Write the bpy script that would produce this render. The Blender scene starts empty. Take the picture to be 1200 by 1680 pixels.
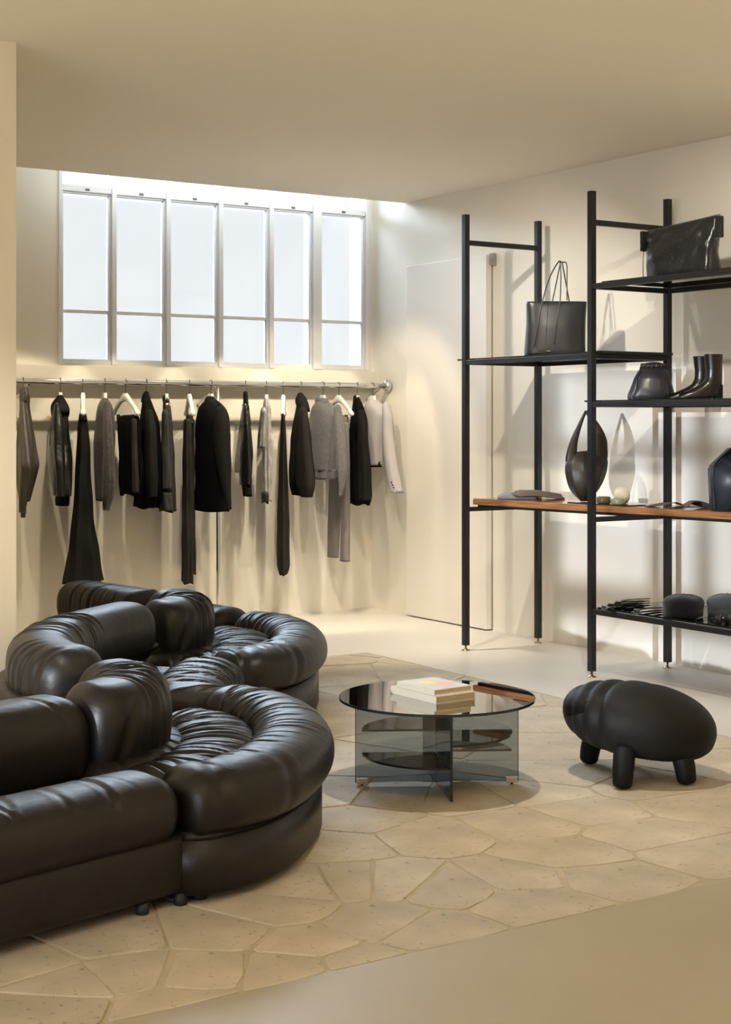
import bpy, bmesh, math, random
import numpy as np
from mathutils import Vector
random.seed(7)
rng = np.random.RandomState(11)
PI = math.pi
scene = bpy.context.scene
COL = scene.collection

# ---------------------------------------------------------------- camera
TH = math.radians(33.1); SN, CS = math.sin(TH), math.cos(TH)
EYE = 1.4; FPX = 2513.0
cd = bpy.data.cameras.new('camera'); cam = bpy.data.objects.new('camera', cd); COL.objects.link(cam)
cam.location = (0, 0, EYE); cam.rotation_euler = (PI/2, 0, -TH)
cd.lens = FPX/1680*36; cd.sensor_width = 36; cd.shift_y = -152/1680
cd.clip_start = .05; cd.clip_end = 200
scene.camera = cam

# ---------------------------------------------------------------- world, lights, exposure
w = bpy.data.worlds.new('overcast_sky'); scene.world = w; w.use_nodes = True
bg = w.node_tree.nodes['Background']; bg.inputs[0].default_value = (.965, .98, 1, 1); bg.inputs[1].default_value = .64
scene.view_settings.view_transform = 'Standard'; scene.view_settings.look = 'None'
scene.view_settings.exposure = 0.67; scene.view_settings.gamma = 1; scene.view_settings.use_curve_mapping = False
scene.cycles.use_denoising = True
scene.cycles.max_bounces = 10; scene.cycles.diffuse_bounces = 5; scene.cycles.glossy_bounces = 5
scene.cycles.transparent_max_bounces = 16; scene.cycles.sample_clamp_indirect = 6
scene.cycles.caustics_reflective = False; scene.cycles.caustics_refractive = False
WARM = (1, .86, .62); SOFTW = (1, .93, .80); COOL = (.80, .88, 1)
def spot(loc, to, watt, ang, col=WARM, blend=.6, rad=.03):
    d = bpy.data.lights.new('spotlight', 'SPOT'); o = bpy.data.objects.new('spotlight', d); COL.objects.link(o)
    d.energy = watt; d.color = col; d.spot_size = math.radians(ang); d.spot_blend = blend; d.shadow_soft_size = rad
    o.location = loc; o.rotation_euler = (Vector(to)-Vector(loc)).to_track_quat('-Z', 'Y').to_euler(); return o
def area(loc, to, watt, sx, sy, col):
    d = bpy.data.lights.new('area_light', 'AREA'); o = bpy.data.objects.new('area_light', d); COL.objects.link(o)
    d.energy = watt; d.color = col; d.shape = 'RECTANGLE'; d.size = sx; d.size_y = sy
    o.location = loc; o.rotation_euler = (Vector(to)-Vector(loc)).to_track_quat('-Z', 'Y').to_euler(); return o
# ceiling spots washing the clothes wall
for x in (2.8, 3.5, 4.2, 4.9, 5.6):
    spot((x-.1, 8.15, 2.93), (x+.10, 9.53, .36), 58, 47, blend=.15)
spot((4.75, 8.05, 2.93), (5.95, 9.30, .75), 60, 60, blend=.4)
# pool on the floor in front of the door panel and spots on the right wall
spot((5.0, 7.6, 2.9), (5.3, 8.2, 0), 185, 56, SOFTW, .9)
spot((4.3, 6.6, 2.9), (6.2, 7.6, 1.2), 80, 80, SOFTW, .8)
spot((4.2, 4.6, 2.9), (6.26, 5.6, 1.15), 95, 84, SOFTW, .8)
# left wall and sofa
spot((1.7, 4.4, 2.9), (1.6, 6.1, .50), 105, 54, SOFTW, .8)
spot((3.6, 4.6, 2.9), (4.0, 5.0, 0), 90, 84, SOFTW, .9)
spot((2.2, 2.6, 2.9), (3.0, 4.4, 0), 12, 80, WARM, .9)
# unseen spots added over the front floor for bounce onto ceiling and walls
for p in ((4.9, .6), (2.6, .2), (.2, .6), (-1.8, 3.6), (4.9, -1.8)):
    spot((p[0], p[1], 2.9), (p[0], p[1], 0), 620, 62, SOFTW, .5)
# shop-front daylight from behind the camera on the left and an added warm fill panel over the front of the shop
area((-2.6, 1.6, 1.5), (5, 5.6, 1.6), 72, 3.4, 2.6, (.93, .96, 1))
area((1.6, .6, 2.85), (1.6, .7, 0), 20, 4, 4, (1, .82, .50))
# spot for the daylight patch, shone through an opening added in the side wall
spot((-9, 1.5, 2.0), (6.2, 6.0, .9), 4500, 22, (.86, .92, 1), .1, .04)
# overcast sky above the yard behind the back window
area((4.9, 11.3, 4.3), (4.9, 8.6, 1.6), 800, 4.5, 2.2, (.74, .86, 1))

# ---------------------------------------------------------------- helpers
def rc(x, d, z=0.0):
    """camera-aligned plan offset (x to the right, d ahead) -> room coordinates"""
    return (x*CS + d*SN, -x*SN + d*CS, z)
def onY(px, Y):
    t = (px-600)/FPX; d = Y/(CS-SN*t); return d*(CS*t+SN), d
def onX(px, X):
    t = (px-600)/FPX; d = X/(CS*t+SN); return d*(CS-SN*t), d

def mat(name, base, rough=.5, metal=0, spec=.5, bump=0, bscale=40, bdist=.01, var=0, vscale=3, coat=0, sheen=0, objvar=0, aniso=None, emit=None):
    m = bpy.data.materials.new(name); m.use_nodes = True; nt = m.node_tree; N = nt.nodes; L = nt.links
    p = N['Principled BSDF']; p.inputs['Base Color'].default_value = (*base, 1)
    p.inputs['Roughness'].default_value = rough; p.inputs['Metallic'].default_value = metal
    p.inputs['Specular IOR Level'].default_value = spec; p.inputs['Coat Weight'].default_value = coat
    p.inputs['Coat Roughness'].default_value = .08; p.inputs['Sheen Weight'].default_value = sheen
    tc = N.new('ShaderNodeTexCoord')
    if var or objvar:
        n = N.new('ShaderNodeTexNoise'); n.inputs['Scale'].default_value = vscale; n.inputs['Detail'].default_value = 6
        L.new(tc.outputs['Object'], n.inputs['Vector'])
        r = N.new('ShaderNodeMapRange'); r.inputs['From Min'].default_value = .25; r.inputs['From Max'].default_value = .75
        r.inputs['To Min'].default_value = 1-var; r.inputs['To Max'].default_value = 1+var
        L.new(n.outputs['Fac'], r.inputs['Value'])
        fac = r.outputs[0]
        if objvar:
            oi = N.new('ShaderNodeObjectInfo'); r2 = N.new('ShaderNodeMapRange')
            r2.inputs['To Min'].default_value = 1-objvar; r2.inputs['To Max'].default_value = 1+objvar
            L.new(oi.outputs['Random'], r2.inputs['Value'])
            mu = N.new('ShaderNodeMath'); mu.operation = 'MULTIPLY'; L.new(fac, mu.inputs[0]); L.new(r2.outputs[0], mu.inputs[1]); fac = mu.outputs[0]
        vm = N.new('ShaderNodeVectorMath'); vm.operation = 'SCALE'; vm.inputs[0].default_value = base
        L.new(fac, vm.inputs['Scale']); L.new(vm.outputs[0], p.inputs['Base Color'])
    if bump:
        n = N.new('ShaderNodeTexNoise'); n.inputs['Scale'].default_value = bscale; n.inputs['Detail'].default_value = 5
        mp = N.new('ShaderNodeMapping'); L.new(tc.outputs['Object'], mp.inputs['Vector'])
        if aniso: mp.inputs['Scale'].default_value = aniso
        L.new(mp.outputs[0], n.inputs['Vector'])
        b = N.new('ShaderNodeBump'); b.inputs['Strength'].default_value = bump; b.inputs['Distance'].default_value = bdist
        L.new(n.outputs['Fac'], b.inputs['Height']); L.new(b.outputs[0], p.inputs['Normal'])
    return m
def stripe_mat(name, base, line, count):
    """pinstripes that run down the cloth: striped by the loft's own angle attribute"""
    m = mat(name, base, .9, spec=.12, bump=.3, bscale=120, bdist=.002); nt = m.node_tree; N = nt.nodes; L = nt.links; p = N['Principled BSDF']
    at = N.new('ShaderNodeAttribute'); at.attribute_name = 'around'
    mu = N.new('ShaderNodeMath'); mu.operation = 'MULTIPLY'; mu.inputs[1].default_value = count; L.new(at.outputs['Fac'], mu.inputs[0])
    sn = N.new('ShaderNodeMath'); sn.operation = 'SINE'; L.new(mu.outputs[0], sn.inputs[0])
    cr = N.new('ShaderNodeValToRGB'); cr.color_ramp.elements[0].position = .45; cr.color_ramp.elements[0].color = (*base, 1)
    cr.color_ramp.elements[1].position = .85; cr.color_ramp.elements[1].color = (*line, 1)
    L.new(sn.outputs[0], cr.inputs[0]); L.new(cr.outputs[0], p.inputs['Base Color']); return m
def glass(name, tint, gloss=.12, rough=0.0, ior=1.5):
    m = bpy.data.materials.new(name); m.use_nodes = True; nt = m.node_tree; N = nt.nodes; L = nt.links
    N.remove(N['Principled BSDF']); out = N['Material Output']
    tr = N.new('ShaderNodeBsdfTransparent'); tr.inputs[0].default_value = (*tint, 1)
    gl = N.new('ShaderNodeBsdfGlossy'); gl.inputs['Roughness'].default_value = rough; gl.inputs[0].default_value = (1, 1, 1, 1)
    fr = N.new('ShaderNodeFresnel'); fr.inputs[0].default_value = ior
    ad = N.new('ShaderNodeMath'); ad.operation = 'ADD'; ad.inputs[1].default_value = gloss; ad.use_clamp = True
    L.new(fr.outputs[0], ad.inputs[0]); mx = N.new('ShaderNodeMixShader')
    L.new(ad.outputs[0], mx.inputs[0]); L.new(tr.outputs[0], mx.inputs[1]); L.new(gl.outputs[0], mx.inputs[2]); L.new(mx.outputs[0], out.inputs[0])
    return m

M = {}
M['wall'] = mat('cream_plaster', (.83, .79, .71), .75, bump=.12, bscale=9, bdist=.01)
M['wall_l'] = mat('sand_plaster', (.77, .69, .55), .8, bump=.12, bscale=9, bdist=.01)
M['ceil'] = mat('beige_ceiling', (.88, .82, .71), .9)
M['door'] = mat('painted_door', (.80, .76, .70), .55)
M['grey_strip'] = mat('grey_strip', (.35, .33, .30), .6)
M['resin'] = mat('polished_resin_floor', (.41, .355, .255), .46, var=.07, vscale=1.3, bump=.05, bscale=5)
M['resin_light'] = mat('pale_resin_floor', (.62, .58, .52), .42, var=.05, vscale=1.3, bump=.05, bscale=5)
M['mortar'] = mat('sand_mortar', (.47, .40, .28), .9, var=.15, vscale=6, bump=.5, bscale=60)
M['winframe'] = mat('grey_window_paint', (.80, .81, .83), .45)
M['winglass'] = glass('window_glass', (.96, .98, .99), .02, .1)
M['chrome'] = mat('brushed_steel', (.75, .74, .72), .22, metal=1)
M['black_steel'] = mat('blackened_steel', (.010, .010, .012), .40, spec=.4, var=.3, vscale=9, bump=.05)
M['brass'] = mat('aged_brass', (.45, .34, .18), .3, metal=1)
M['smoke'] = glass('smoked_shelf_glass', (.22, .21, .23), .06)
M['table_top'] = glass('smoked_mirror_glass', (.20, .21, .21), .30, ior=1.6)
M['table_panel'] = glass('smoked_panel_glass', (.55, .59, .62), .04)
M['glass_edge'] = mat('glass_edge', (.012, .016, .016), .15)
M['plaster_white'] = mat('white_paint', (.8, .79, .76), .5)
M['hanger'] = mat('white_hanger_paint', (.86, .84, .80), .4)
M['wire'] = mat('dark_wire', (.10, .10, .10), .35, metal=.8)
M['stool'] = mat('stool_fabric', (.007, .006, .0055), .62, spec=.22, bump=.15, bscale=90, bdist=.003)
M['stool_leg'] = mat('stool_leg_fabric', (.006, .0055, .005), .6, spec=.2, bump=.1, bscale=90)
M['silver'] = mat('silver_buckle', (.8, .8, .8), .2, metal=1)

def leather(name, base, rough, bump=.35, bscale=14, ripple=0.0, var=.3, sheen=0):
    m = mat(name, base, rough, spec=.5, var=var, vscale=3); nt = m.node_tree; N = nt.nodes; L = nt.links; p = N['Principled BSDF']
    tc = N.new('ShaderNodeTexCoord')
    n1 = N.new('ShaderNodeTexNoise'); n1.inputs['Scale'].default_value = bscale; n1.inputs['Detail'].default_value = 4; n1.inputs['Distortion'].default_value = .8
    n2 = N.new('ShaderNodeTexVoronoi'); n2.inputs['Scale'].default_value = 260
    L.new(tc.outputs['Object'], n1.inputs[0]); L.new(tc.outputs['Object'], n2.inputs[0])
    b1 = N.new('ShaderNodeBump'); b1.inputs['Strength'].default_value = bump; b1.inputs['Distance'].default_value = .012; L.new(n1.outputs['Fac'], b1.inputs['Height'])
    b2 = N.new('ShaderNodeBump'); b2.inputs['Strength'].default_value = .15; b2.inputs['Distance'].default_value = .001; L.new(n2.outputs['Distance'], b2.inputs['Height']); L.new(b1.outputs[0], b2.inputs['Normal'])
    L.new(b2.outputs[0], p.inputs['Normal']); p.inputs['Specular IOR Level'].default_value = .40
    return m
M['sofa'] = leather('dark_brown_leather', (.0085, .0066, .0052), .42, .25, 11)
M['jacket_leather'] = leather('black_leather', (.009, .0085, .008), .38, .7, 16)
M['taupe_leather'] = leather('taupe_leather', (.075, .062, .056), .48, .4, 14)
M['bag_leather'] = leather('bag_leather', (.024, .024, .028), .34, .12, 8)
M['bag_leather'].node_tree.nodes['Principled BSDF'].inputs['Coat Weight'].default_value = .35
M['bag_leather'].node_tree.nodes['Principled BSDF'].inputs['Coat Roughness'].default_value = .3
M['crumpled'] = leather('crumpled_leather', (.016, .016, .018), .26, 1.0, 9)
M['hobo'] = leather('hobo_leather', (.022, .015, .011), .42, .2, 10)
M['boot'] = leather('boot_leather', (.011, .008, .0075), .26, .05, 8)
M['black_cloth'] = mat('black_cloth', (.0045, .0042, .0044), .9, spec=.12, bump=.3, bscale=120, bdist=.002)
M['blackish'] = mat('charcoal_cloth', (.013, .0125, .0125), .9, spec=.12, bump=.3, bscale=120, bdist=.002)
M['denim'] = mat('charcoal_denim', (.035, .031, .031), .9, spec=.12, bump=.5, bscale=90, bdist=.002, var=.25, vscale=9)
M['knit_brown'] = mat('heather_knit', (.085, .074, .076), .95, spec=.1, bump=1, bscale=170, bdist=.003, var=.3, vscale=60, sheen=.2)
M['knit_grey'] = mat('grey_knit', (.15, .147, .155), .95, spec=.1, bump=1, bscale=170, bdist=.003, var=.2, vscale=60, aniso=(1, 1, .4), sheen=.2)
M['grey_trouser'] = mat('grey_trouser_cloth', (.20, .18, .175), .9, bump=.3, bscale=90, bdist=.002)
M['pale_wool'] = mat('pale_grey_wool', (.46, .43, .44), .9, bump=.3, bscale=90, bdist=.002)
M['tee'] = mat('faded_jersey', (.38, .37, .37), .9, bump=.4, bscale=70, bdist=.003, var=.4, vscale=14)
M['pin_a'] = stripe_mat('pinstripe_grey', (.022, .022, .023), (.12, .12, .12), 34)
M['pin_b'] = stripe_mat('pinstripe_brown', (.012, .011, .0105), (.050, .043, .038), 30)
M['brown_suede'] = mat('brown_suede', (.11, .075, .055), .9, bump=.4, bscale=60, bdist=.003)
M['brown_hide'] = mat('brown_hide', (.085, .050, .042), .6, bump=.3, bscale=30, bdist=.003)
M['grey_fold'] = mat('grey_folded_cloth', (.22, .22, .24), .9)
M['navy'] = mat('navy_leather', (.022, .024, .034), .4, bump=.1, bscale=20)
M['house_bag'] = leather('blue_black_leather', (.020, .024, .036), .38, .1, 8)
M['cap_grey'] = mat('grey_felt', (.05, .058, .06), .95, spec=.1, bump=.4, bscale=150, bdist=.002, sheen=.2)
M['cap_dark'] = mat('charcoal_felt', (.008, .008, .009), .95, spec=.1, bump=.4, bscale=150, bdist=.002, sheen=.2)
M['vase'] = mat('cream_ceramic', (.80, .76, .60), .3)
M['olive_glass'] = mat('olive_glass', (.10, .075, .035), .12, coat=.5)
M['green_glass'] = mat('pale_green_glass', (.30, .30, .20), .12, coat=.5)
M['paper'] = mat('aged_paper', (.42, .31, .14), .9, bump=.4, bscale=40, aniso=(.2, .2, 8))
M['paper_b'] = mat('aged_tan_cover', (.55, .42, .20), .8, var=.2, vscale=20)
M['cover'] = mat('ivory_cover', (.52, .48, .38), .6)
M['rubber'] = mat('black_rubber', (.01, .01, .01), .6)

def wood():
    m = mat('walnut_board', (.25, .11, .045), .25, coat=.6); nt = m.node_tree; N = nt.nodes; L = nt.links; p = N['Principled BSDF']
    tc = N.new('ShaderNodeTexCoord'); mp = N.new('ShaderNodeMapping'); mp.inputs['Scale'].default_value = (8, 1.0, 40)
    n = N.new('ShaderNodeTexNoise'); n.inputs['Scale'].default_value = 3; n.inputs['Detail'].default_value = 7; n.inputs['Distortion'].default_value = .6
    L.new(tc.outputs['Object'], mp.inputs[0]); L.new(mp.outputs[0], n.inputs[0])
    cr = N.new('ShaderNodeValToRGB'); cr.color_ramp.elements[0].position = .3; cr.color_ramp.elements[0].color = (.16, .065, .025, 1)
    cr.color_ramp.elements[1].position = .75; cr.color_ramp.elements[1].color = (.42, .20, .085, 1)
    L.new(n.outputs['Fac'], cr.inputs[0]); L.new(cr.outputs[0], p.inputs['Base Color']); return m
M['wood'] = wood()
def stone_mat(name, base):
    m = mat(name, base, .72); nt = m.node_tree; N = nt.nodes; L = nt.links; p = N['Principled BSDF']
    tc = N.new('ShaderNodeTexCoord'); oi = N.new('ShaderNodeObjectInfo')
    n = N.new('ShaderNodeTexNoise'); n.inputs['Scale'].default_value = 4; n.inputs['Detail'].default_value = 9; n.inputs['Distortion'].default_value = .5; L.new(tc.outputs['Object'], n.inputs[0])
    n2 = N.new('ShaderNodeTexNoise'); n2.inputs['Scale'].default_value = 38; n2.inputs['Detail'].default_value = 4; L.new(tc.outputs['Object'], n2.inputs[0])
    r1 = N.new('ShaderNodeMapRange'); r1.inputs['From Min'].default_value = .3; r1.inputs['From Max'].default_value = .7; r1.inputs['To Min'].default_value = .80; r1.inputs['To Max'].default_value = 1.14; L.new(n.outputs['Fac'], r1.inputs[0])
    r2 = N.new('ShaderNodeMapRange'); r2.inputs['To Min'].default_value = .90; r2.inputs['To Max'].default_value = 1.08; L.new(oi.outputs['Random'], r2.inputs[0])
    r3 = N.new('ShaderNodeMapRange'); r3.inputs['From Min'].default_value = .30; r3.inputs['From Max'].default_value = .39; r3.inputs['To Min'].default_value = .62; r3.inputs['To Max'].default_value = 1; L.new(n2.outputs['Fac'], r3.inputs[0])
    a = N.new('ShaderNodeMath'); a.operation = 'MULTIPLY'; L.new(r1.outputs[0], a.inputs[0]); L.new(r2.outputs[0], a.inputs[1])
    b = N.new('ShaderNodeMath'); b.operation = 'MULTIPLY'; L.new(a.outputs[0], b.inputs[0]); L.new(r3.outputs[0], b.inputs[1])
    v = N.new('ShaderNodeVectorMath'); v.operation = 'SCALE'; v.inputs[0].default_value = base; L.new(b.outputs[0], v.inputs['Scale']); L.new(v.outputs[0], p.inputs['Base Color'])
    bu = N.new('ShaderNodeBump'); bu.inputs['Strength'].default_value = .5; bu.inputs['Distance'].default_value = .004; L.new(b.outputs[0], bu.inputs['Height']); L.new(bu.outputs[0], p.inputs['Normal'])
    return m
M['stone'] = stone_mat('limestone', (.52, .45, .34))

def tag(o, label=None, cat=None, group=None, kind=None):
    if label: o['label'] = label
    if cat: o['category'] = cat
    if group: o['group'] = group
    if kind: o['kind'] = kind
    return o
def empty(name, loc, rz=0, label=None, cat=None, group=None):
    o = bpy.data.objects.new(name, None); o.empty_display_size = .1; COL.objects.link(o); o.location = loc; o.rotation_euler = (0, 0, rz)
    return tag(o, label, cat, group)
def mesh_obj(name, V, F, m, parent=None, smooth=True, loc=None):
    me = bpy.data.meshes.new(name); me.from_pydata([tuple(v) for v in V], [], [tuple(f) for f in F])
    me.materials.append(m)
    if smooth: me.polygons.foreach_set('use_smooth', [True]*len(me.polygons))
    me.update()
    o = bpy.data.objects.new(name, me); COL.objects.link(o)
    if parent: o.parent = parent
    if loc: o.location = loc
    return o
def fin(bm, name, m, parent=None, smooth=False, loc=None):
    bmesh.ops.recalc_face_normals(bm, faces=bm.faces)
    me = bpy.data.meshes.new(name); bm.to_mesh(me); bm.free(); me.materials.append(m)
    if smooth:
        for p in me.polygons: p.use_smooth = True
    o = bpy.data.objects.new(name, me); COL.objects.link(o)
    if parent: o.parent = parent
    if loc: o.location = loc
    return o
def bbox(bm, x0, x1, y0, y1, z0, z1, bev=0):
    vs = [bm.verts.new((x, y, z)) for x in (x0, x1) for y in (y0, y1) for z in (z0, z1)]
    fs = [(0, 1, 3, 2), (4, 6, 7, 5), (0, 4, 5, 1), (2, 3, 7, 6), (0, 2, 6, 4), (1, 5, 7, 3)]
    ff = [bm.faces.new([vs[i] for i in f]) for f in fs]
    if bev:
        es = list({e for f in ff for e in f.edges}); bmesh.ops.bevel(bm, geom=es, offset=bev, segments=2, affect='EDGES', profile=.6)
def box(name, x0, x1, y0, y1, z0, z1, m, parent=None, bev=0):
    bm = bmesh.new(); bbox(bm, x0, x1, y0, y1, z0, z1, bev); return fin(bm, name, m, parent)
def prism(name, poly, z0, z1, m, parent=None, bev=0, smooth=False):
    bm = bmesh.new(); lo = [bm.verts.new((x, y, z0)) for x, y in poly]; hi = [bm.verts.new((x, y, z1)) for x, y in poly]
    bm.faces.new(lo[::-1]); bm.faces.new(hi); n = len(poly)
    for i in range(n): bm.faces.new((lo[i], lo[(i+1) % n], hi[(i+1) % n], hi[i]))
    if bev:
        bm.normal_update()
        es = [e for e in bm.edges if abs(e.verts[0].co.z-e.verts[1].co.z) < 1e-6 and e.verts[0].co.z > (z0+z1)/2]
        bmesh.ops.bevel(bm, geom=es, offset=bev, segments=3, affect='EDGES')
    return fin(bm, name, m, parent, smooth)
def lathe(name, prof, m, parent=None, loc=None, n=28):
    V = []; F = []
    for r, z in prof:
        for k in range(n): a = 2*PI*k/n; V.append((r*math.cos(a), r*math.sin(a), z))
    for i in range(len(prof)-1):
        for k in range(n): F.append((i*n+k, i*n+(k+1) % n, (i+1)*n+(k+1) % n, (i+1)*n+k))
    F.append(tuple(range(n))[::-1]); F.append(tuple((len(prof)-1)*n+k for k in range(n)))
    return mesh_obj(name, V, F, m, parent, True, loc)

def resample(P, ds, extra=None):
    P = np.array(P, float); n = len(P)
    if n > 2:
        Q = []; T = []
        ext = np.vstack([2*P[0]-P[1], P, 2*P[-1]-P[-2]])
        for i in range(n-1):
            p0, p1, p2, p3 = ext[i:i+4]
            for t in np.linspace(0, 1, 24, endpoint=False):
                Q.append(.5*((2*p1)+(-p0+p2)*t+(2*p0-5*p1+4*p2-p3)*t*t+(-p0+3*p1-3*p2+p3)*t**3)); T.append(i+t)
        Q.append(P[-1]); T.append(n-1); Q = np.array(Q); T = np.array(T)
    else:
        Q = np.array([P[0]+(P[1]-P[0])*t for t in np.linspace(0, 1, 24)]); T = np.linspace(0, 1, 24)
    s = np.concatenate([[0], np.cumsum(np.linalg.norm(np.diff(Q, axis=0), axis=1))])
    m = max(3, int(s[-1]/ds)+1); ss = np.linspace(0, s[-1], m)
    R = np.stack([np.interp(ss, s, Q[:, k]) for k in range(3)], 1); tt = np.interp(ss, s, T)
    return R, ss, tt
def sweep(name, P, A, B, m, parent=None, ds=.012, nphi=32, up=(0, 0, 1), ex=2.3, cap=.06, creases=None, amp=.03, flat=0, post=None):
    """tube along P; A half-width (sideways), B half-height (along up); creases = list of (s, sigma, phi0, phiw, bend, depth)"""
    R, ss, tt = resample(P, ds)
    A = np.interp(tt, range(len(P)), A) if hasattr(A, '__len__') else np.full(len(R), A)
    B = np.interp(tt, range(len(P)), B) if hasattr(B, '__len__') else np.full(len(R), B)
    T = np.gradient(R, axis=0); T /= np.linalg.norm(T, axis=1)[:, None]+1e-9
    up = np.array(up, float); S = np.cross(T, up); S /= np.linalg.norm(S, axis=1)[:, None]+1e-9; Nn = np.cross(S, T)
    Ltot = ss[-1]
    # rounded caps: cluster extra rings
    e = np.minimum(np.clip(ss/cap, 0, 1), np.clip((Ltot-ss)/cap, 0, 1)) if cap > 0 else np.ones_like(ss)
    k = np.sqrt(np.clip(1-(1-e)**2, 0, 1)); k = np.maximum(k, .02)
    if cap > 0: k = .25*0 + k
    phi = np.linspace(0, 2*PI, nphi, endpoint=False)
    c, s_ = np.cos(phi), np.sin(phi)
    cx = np.sign(c)*np.abs(c)**(2/ex); sy = np.sign(s_)*np.abs(s_)**(2/ex)
    rad = np.ones((len(R), nphi))
    if creases:
        for (sk, sg, p0, pw, bend, dep) in creases:
            dphi = (phi-p0+PI) % (2*PI)-PI
            wgt = np.exp(-(dphi/pw)**4)
            x = (ss[:, None]-(sk+bend*np.sin(dphi)[None, :]))/sg
            rad -= dep*wgt[None, :]*np.exp(-x*x)*1.0 - dep*.35*wgt[None, :]*np.exp(-((np.abs(x)-2.2)**2))
    inset = rad*k[:, None]
    a = A[:, None]*cx[None, :]*(1-(1-inset)) ; b = B[:, None]*sy[None, :]*inset
    if flat: b = np.where(sy[None, :] < 0, b*(1-flat), b)
    V = R[:, None, :]+S[:, None, :]*a[..., None]+Nn[:, None, :]*b[..., None]
    if post is not None: V = post(V, ss, phi)
    n, q = V.shape[:2]; Vf = V.reshape(-1, 3)
    idx = np.arange(n*q).reshape(n, q); i0 = idx[:-1]; i1 = idx[1:]
    F = np.stack([i0, np.roll(i0, -1, 1), np.roll(i1, -1, 1), i1], -1).reshape(-1, 4).tolist()
    F.append(idx[0][::-1].tolist()); F.append(idx[-1].tolist())
    o = mesh_obj(name, Vf.tolist(), [f[::-1] for f in F], m, parent)
    return o
def tube(name, pts, r, m, parent=None, n=8, ds=.02):
    up = (0, 0, 1)
    P = np.array(pts, float); d = P[-1]-P[0]
    if abs(d[2]) > .7*np.linalg.norm(d)+1e-9: up = (.31, .95, 0)
    return sweep(name, pts, r, r, m, parent, ds=ds, nphi=n, up=up, ex=2, cap=0)

# ================================================================ SETTING
XR, YB, ZC = 6.265, 9.53, 2.958     # right wall, back wall, ceiling
PX0, PX1, PY0, PY1 = 1.0, 5.03, 3.3, 7.7   # paved rectangle
def quadbox(bm, x0, x1, y0, y1, z0, z1): bbox(bm, x0, x1, y0, y1, z0, z1)
bm = bmesh.new()
bbox(bm, -4, XR+.2, -4, PY0, -.15, 0); bbox(bm, -4, PX0, PY0, PY1, -.15, 0)
floor = fin(bm, 'floor', M['resin']); tag(floor, 'smooth sand coloured resin floor around the paving', kind='structure')
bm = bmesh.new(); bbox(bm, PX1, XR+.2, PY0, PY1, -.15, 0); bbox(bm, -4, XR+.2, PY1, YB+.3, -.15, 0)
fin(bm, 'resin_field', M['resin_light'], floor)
box('mortar_bed', PX0, PX1, PY0, PY1, -.15, -.003, M['mortar'], floor)

# flagstones: irregular cells grown round the stones seen in the photograph, filled up elsewhere
seeds = []
for p in [(60,1655),(98,1612),(40,1585),(215,1590),(300,1655),(330,1590),(180,1545),(360,1530),(455,1492),(505,1545),(470,1590),(600,1580),(620,1515),
          (500,1450),(575,1445),(545,1385),(650,1445),(590,1345),(700,1370),(640,1305),(545,1300),(740,1455),(850,1440),(700,1530),(930,1400),(860,1350),
          (960,1330),(1060,1370),(1000,1440),(1150,1400),(880,1300),(760,1310),(880,1480),(1150,1320),(930,1270),(1060,1290),(900,1225),(1180,1250),(880,1180)]:
    d = FPX*EYE/(p[1]-688); x = (p[0]-600)/FPX*d; X, Y, _ = rc(x, d); seeds.append((X, Y))
tries = 0
while tries < 6000:
    tries += 1
    q = (random.uniform(PX0-.3, PX1+.3), random.uniform(PY0-.3, PY1+.3))
    if all((q[0]-s[0])**2+(q[1]-s[1])**2 > .46**2 for s in seeds): seeds.append(q)
def clip(poly, nx, ny, c):
    out = []
    for i in range(len(poly)):
        a, b = poly[i], poly[(i+1) % len(poly)]; da = nx*a[0]+ny*a[1]-c; db = nx*b[0]+ny*b[1]-c
        if da <= 0: out.append(a)
        if da*db < 0: t = da/(da-db); out.append((a[0]+(b[0]-a[0])*t, a[1]+(b[1]-a[1])*t))
    return out
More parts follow.
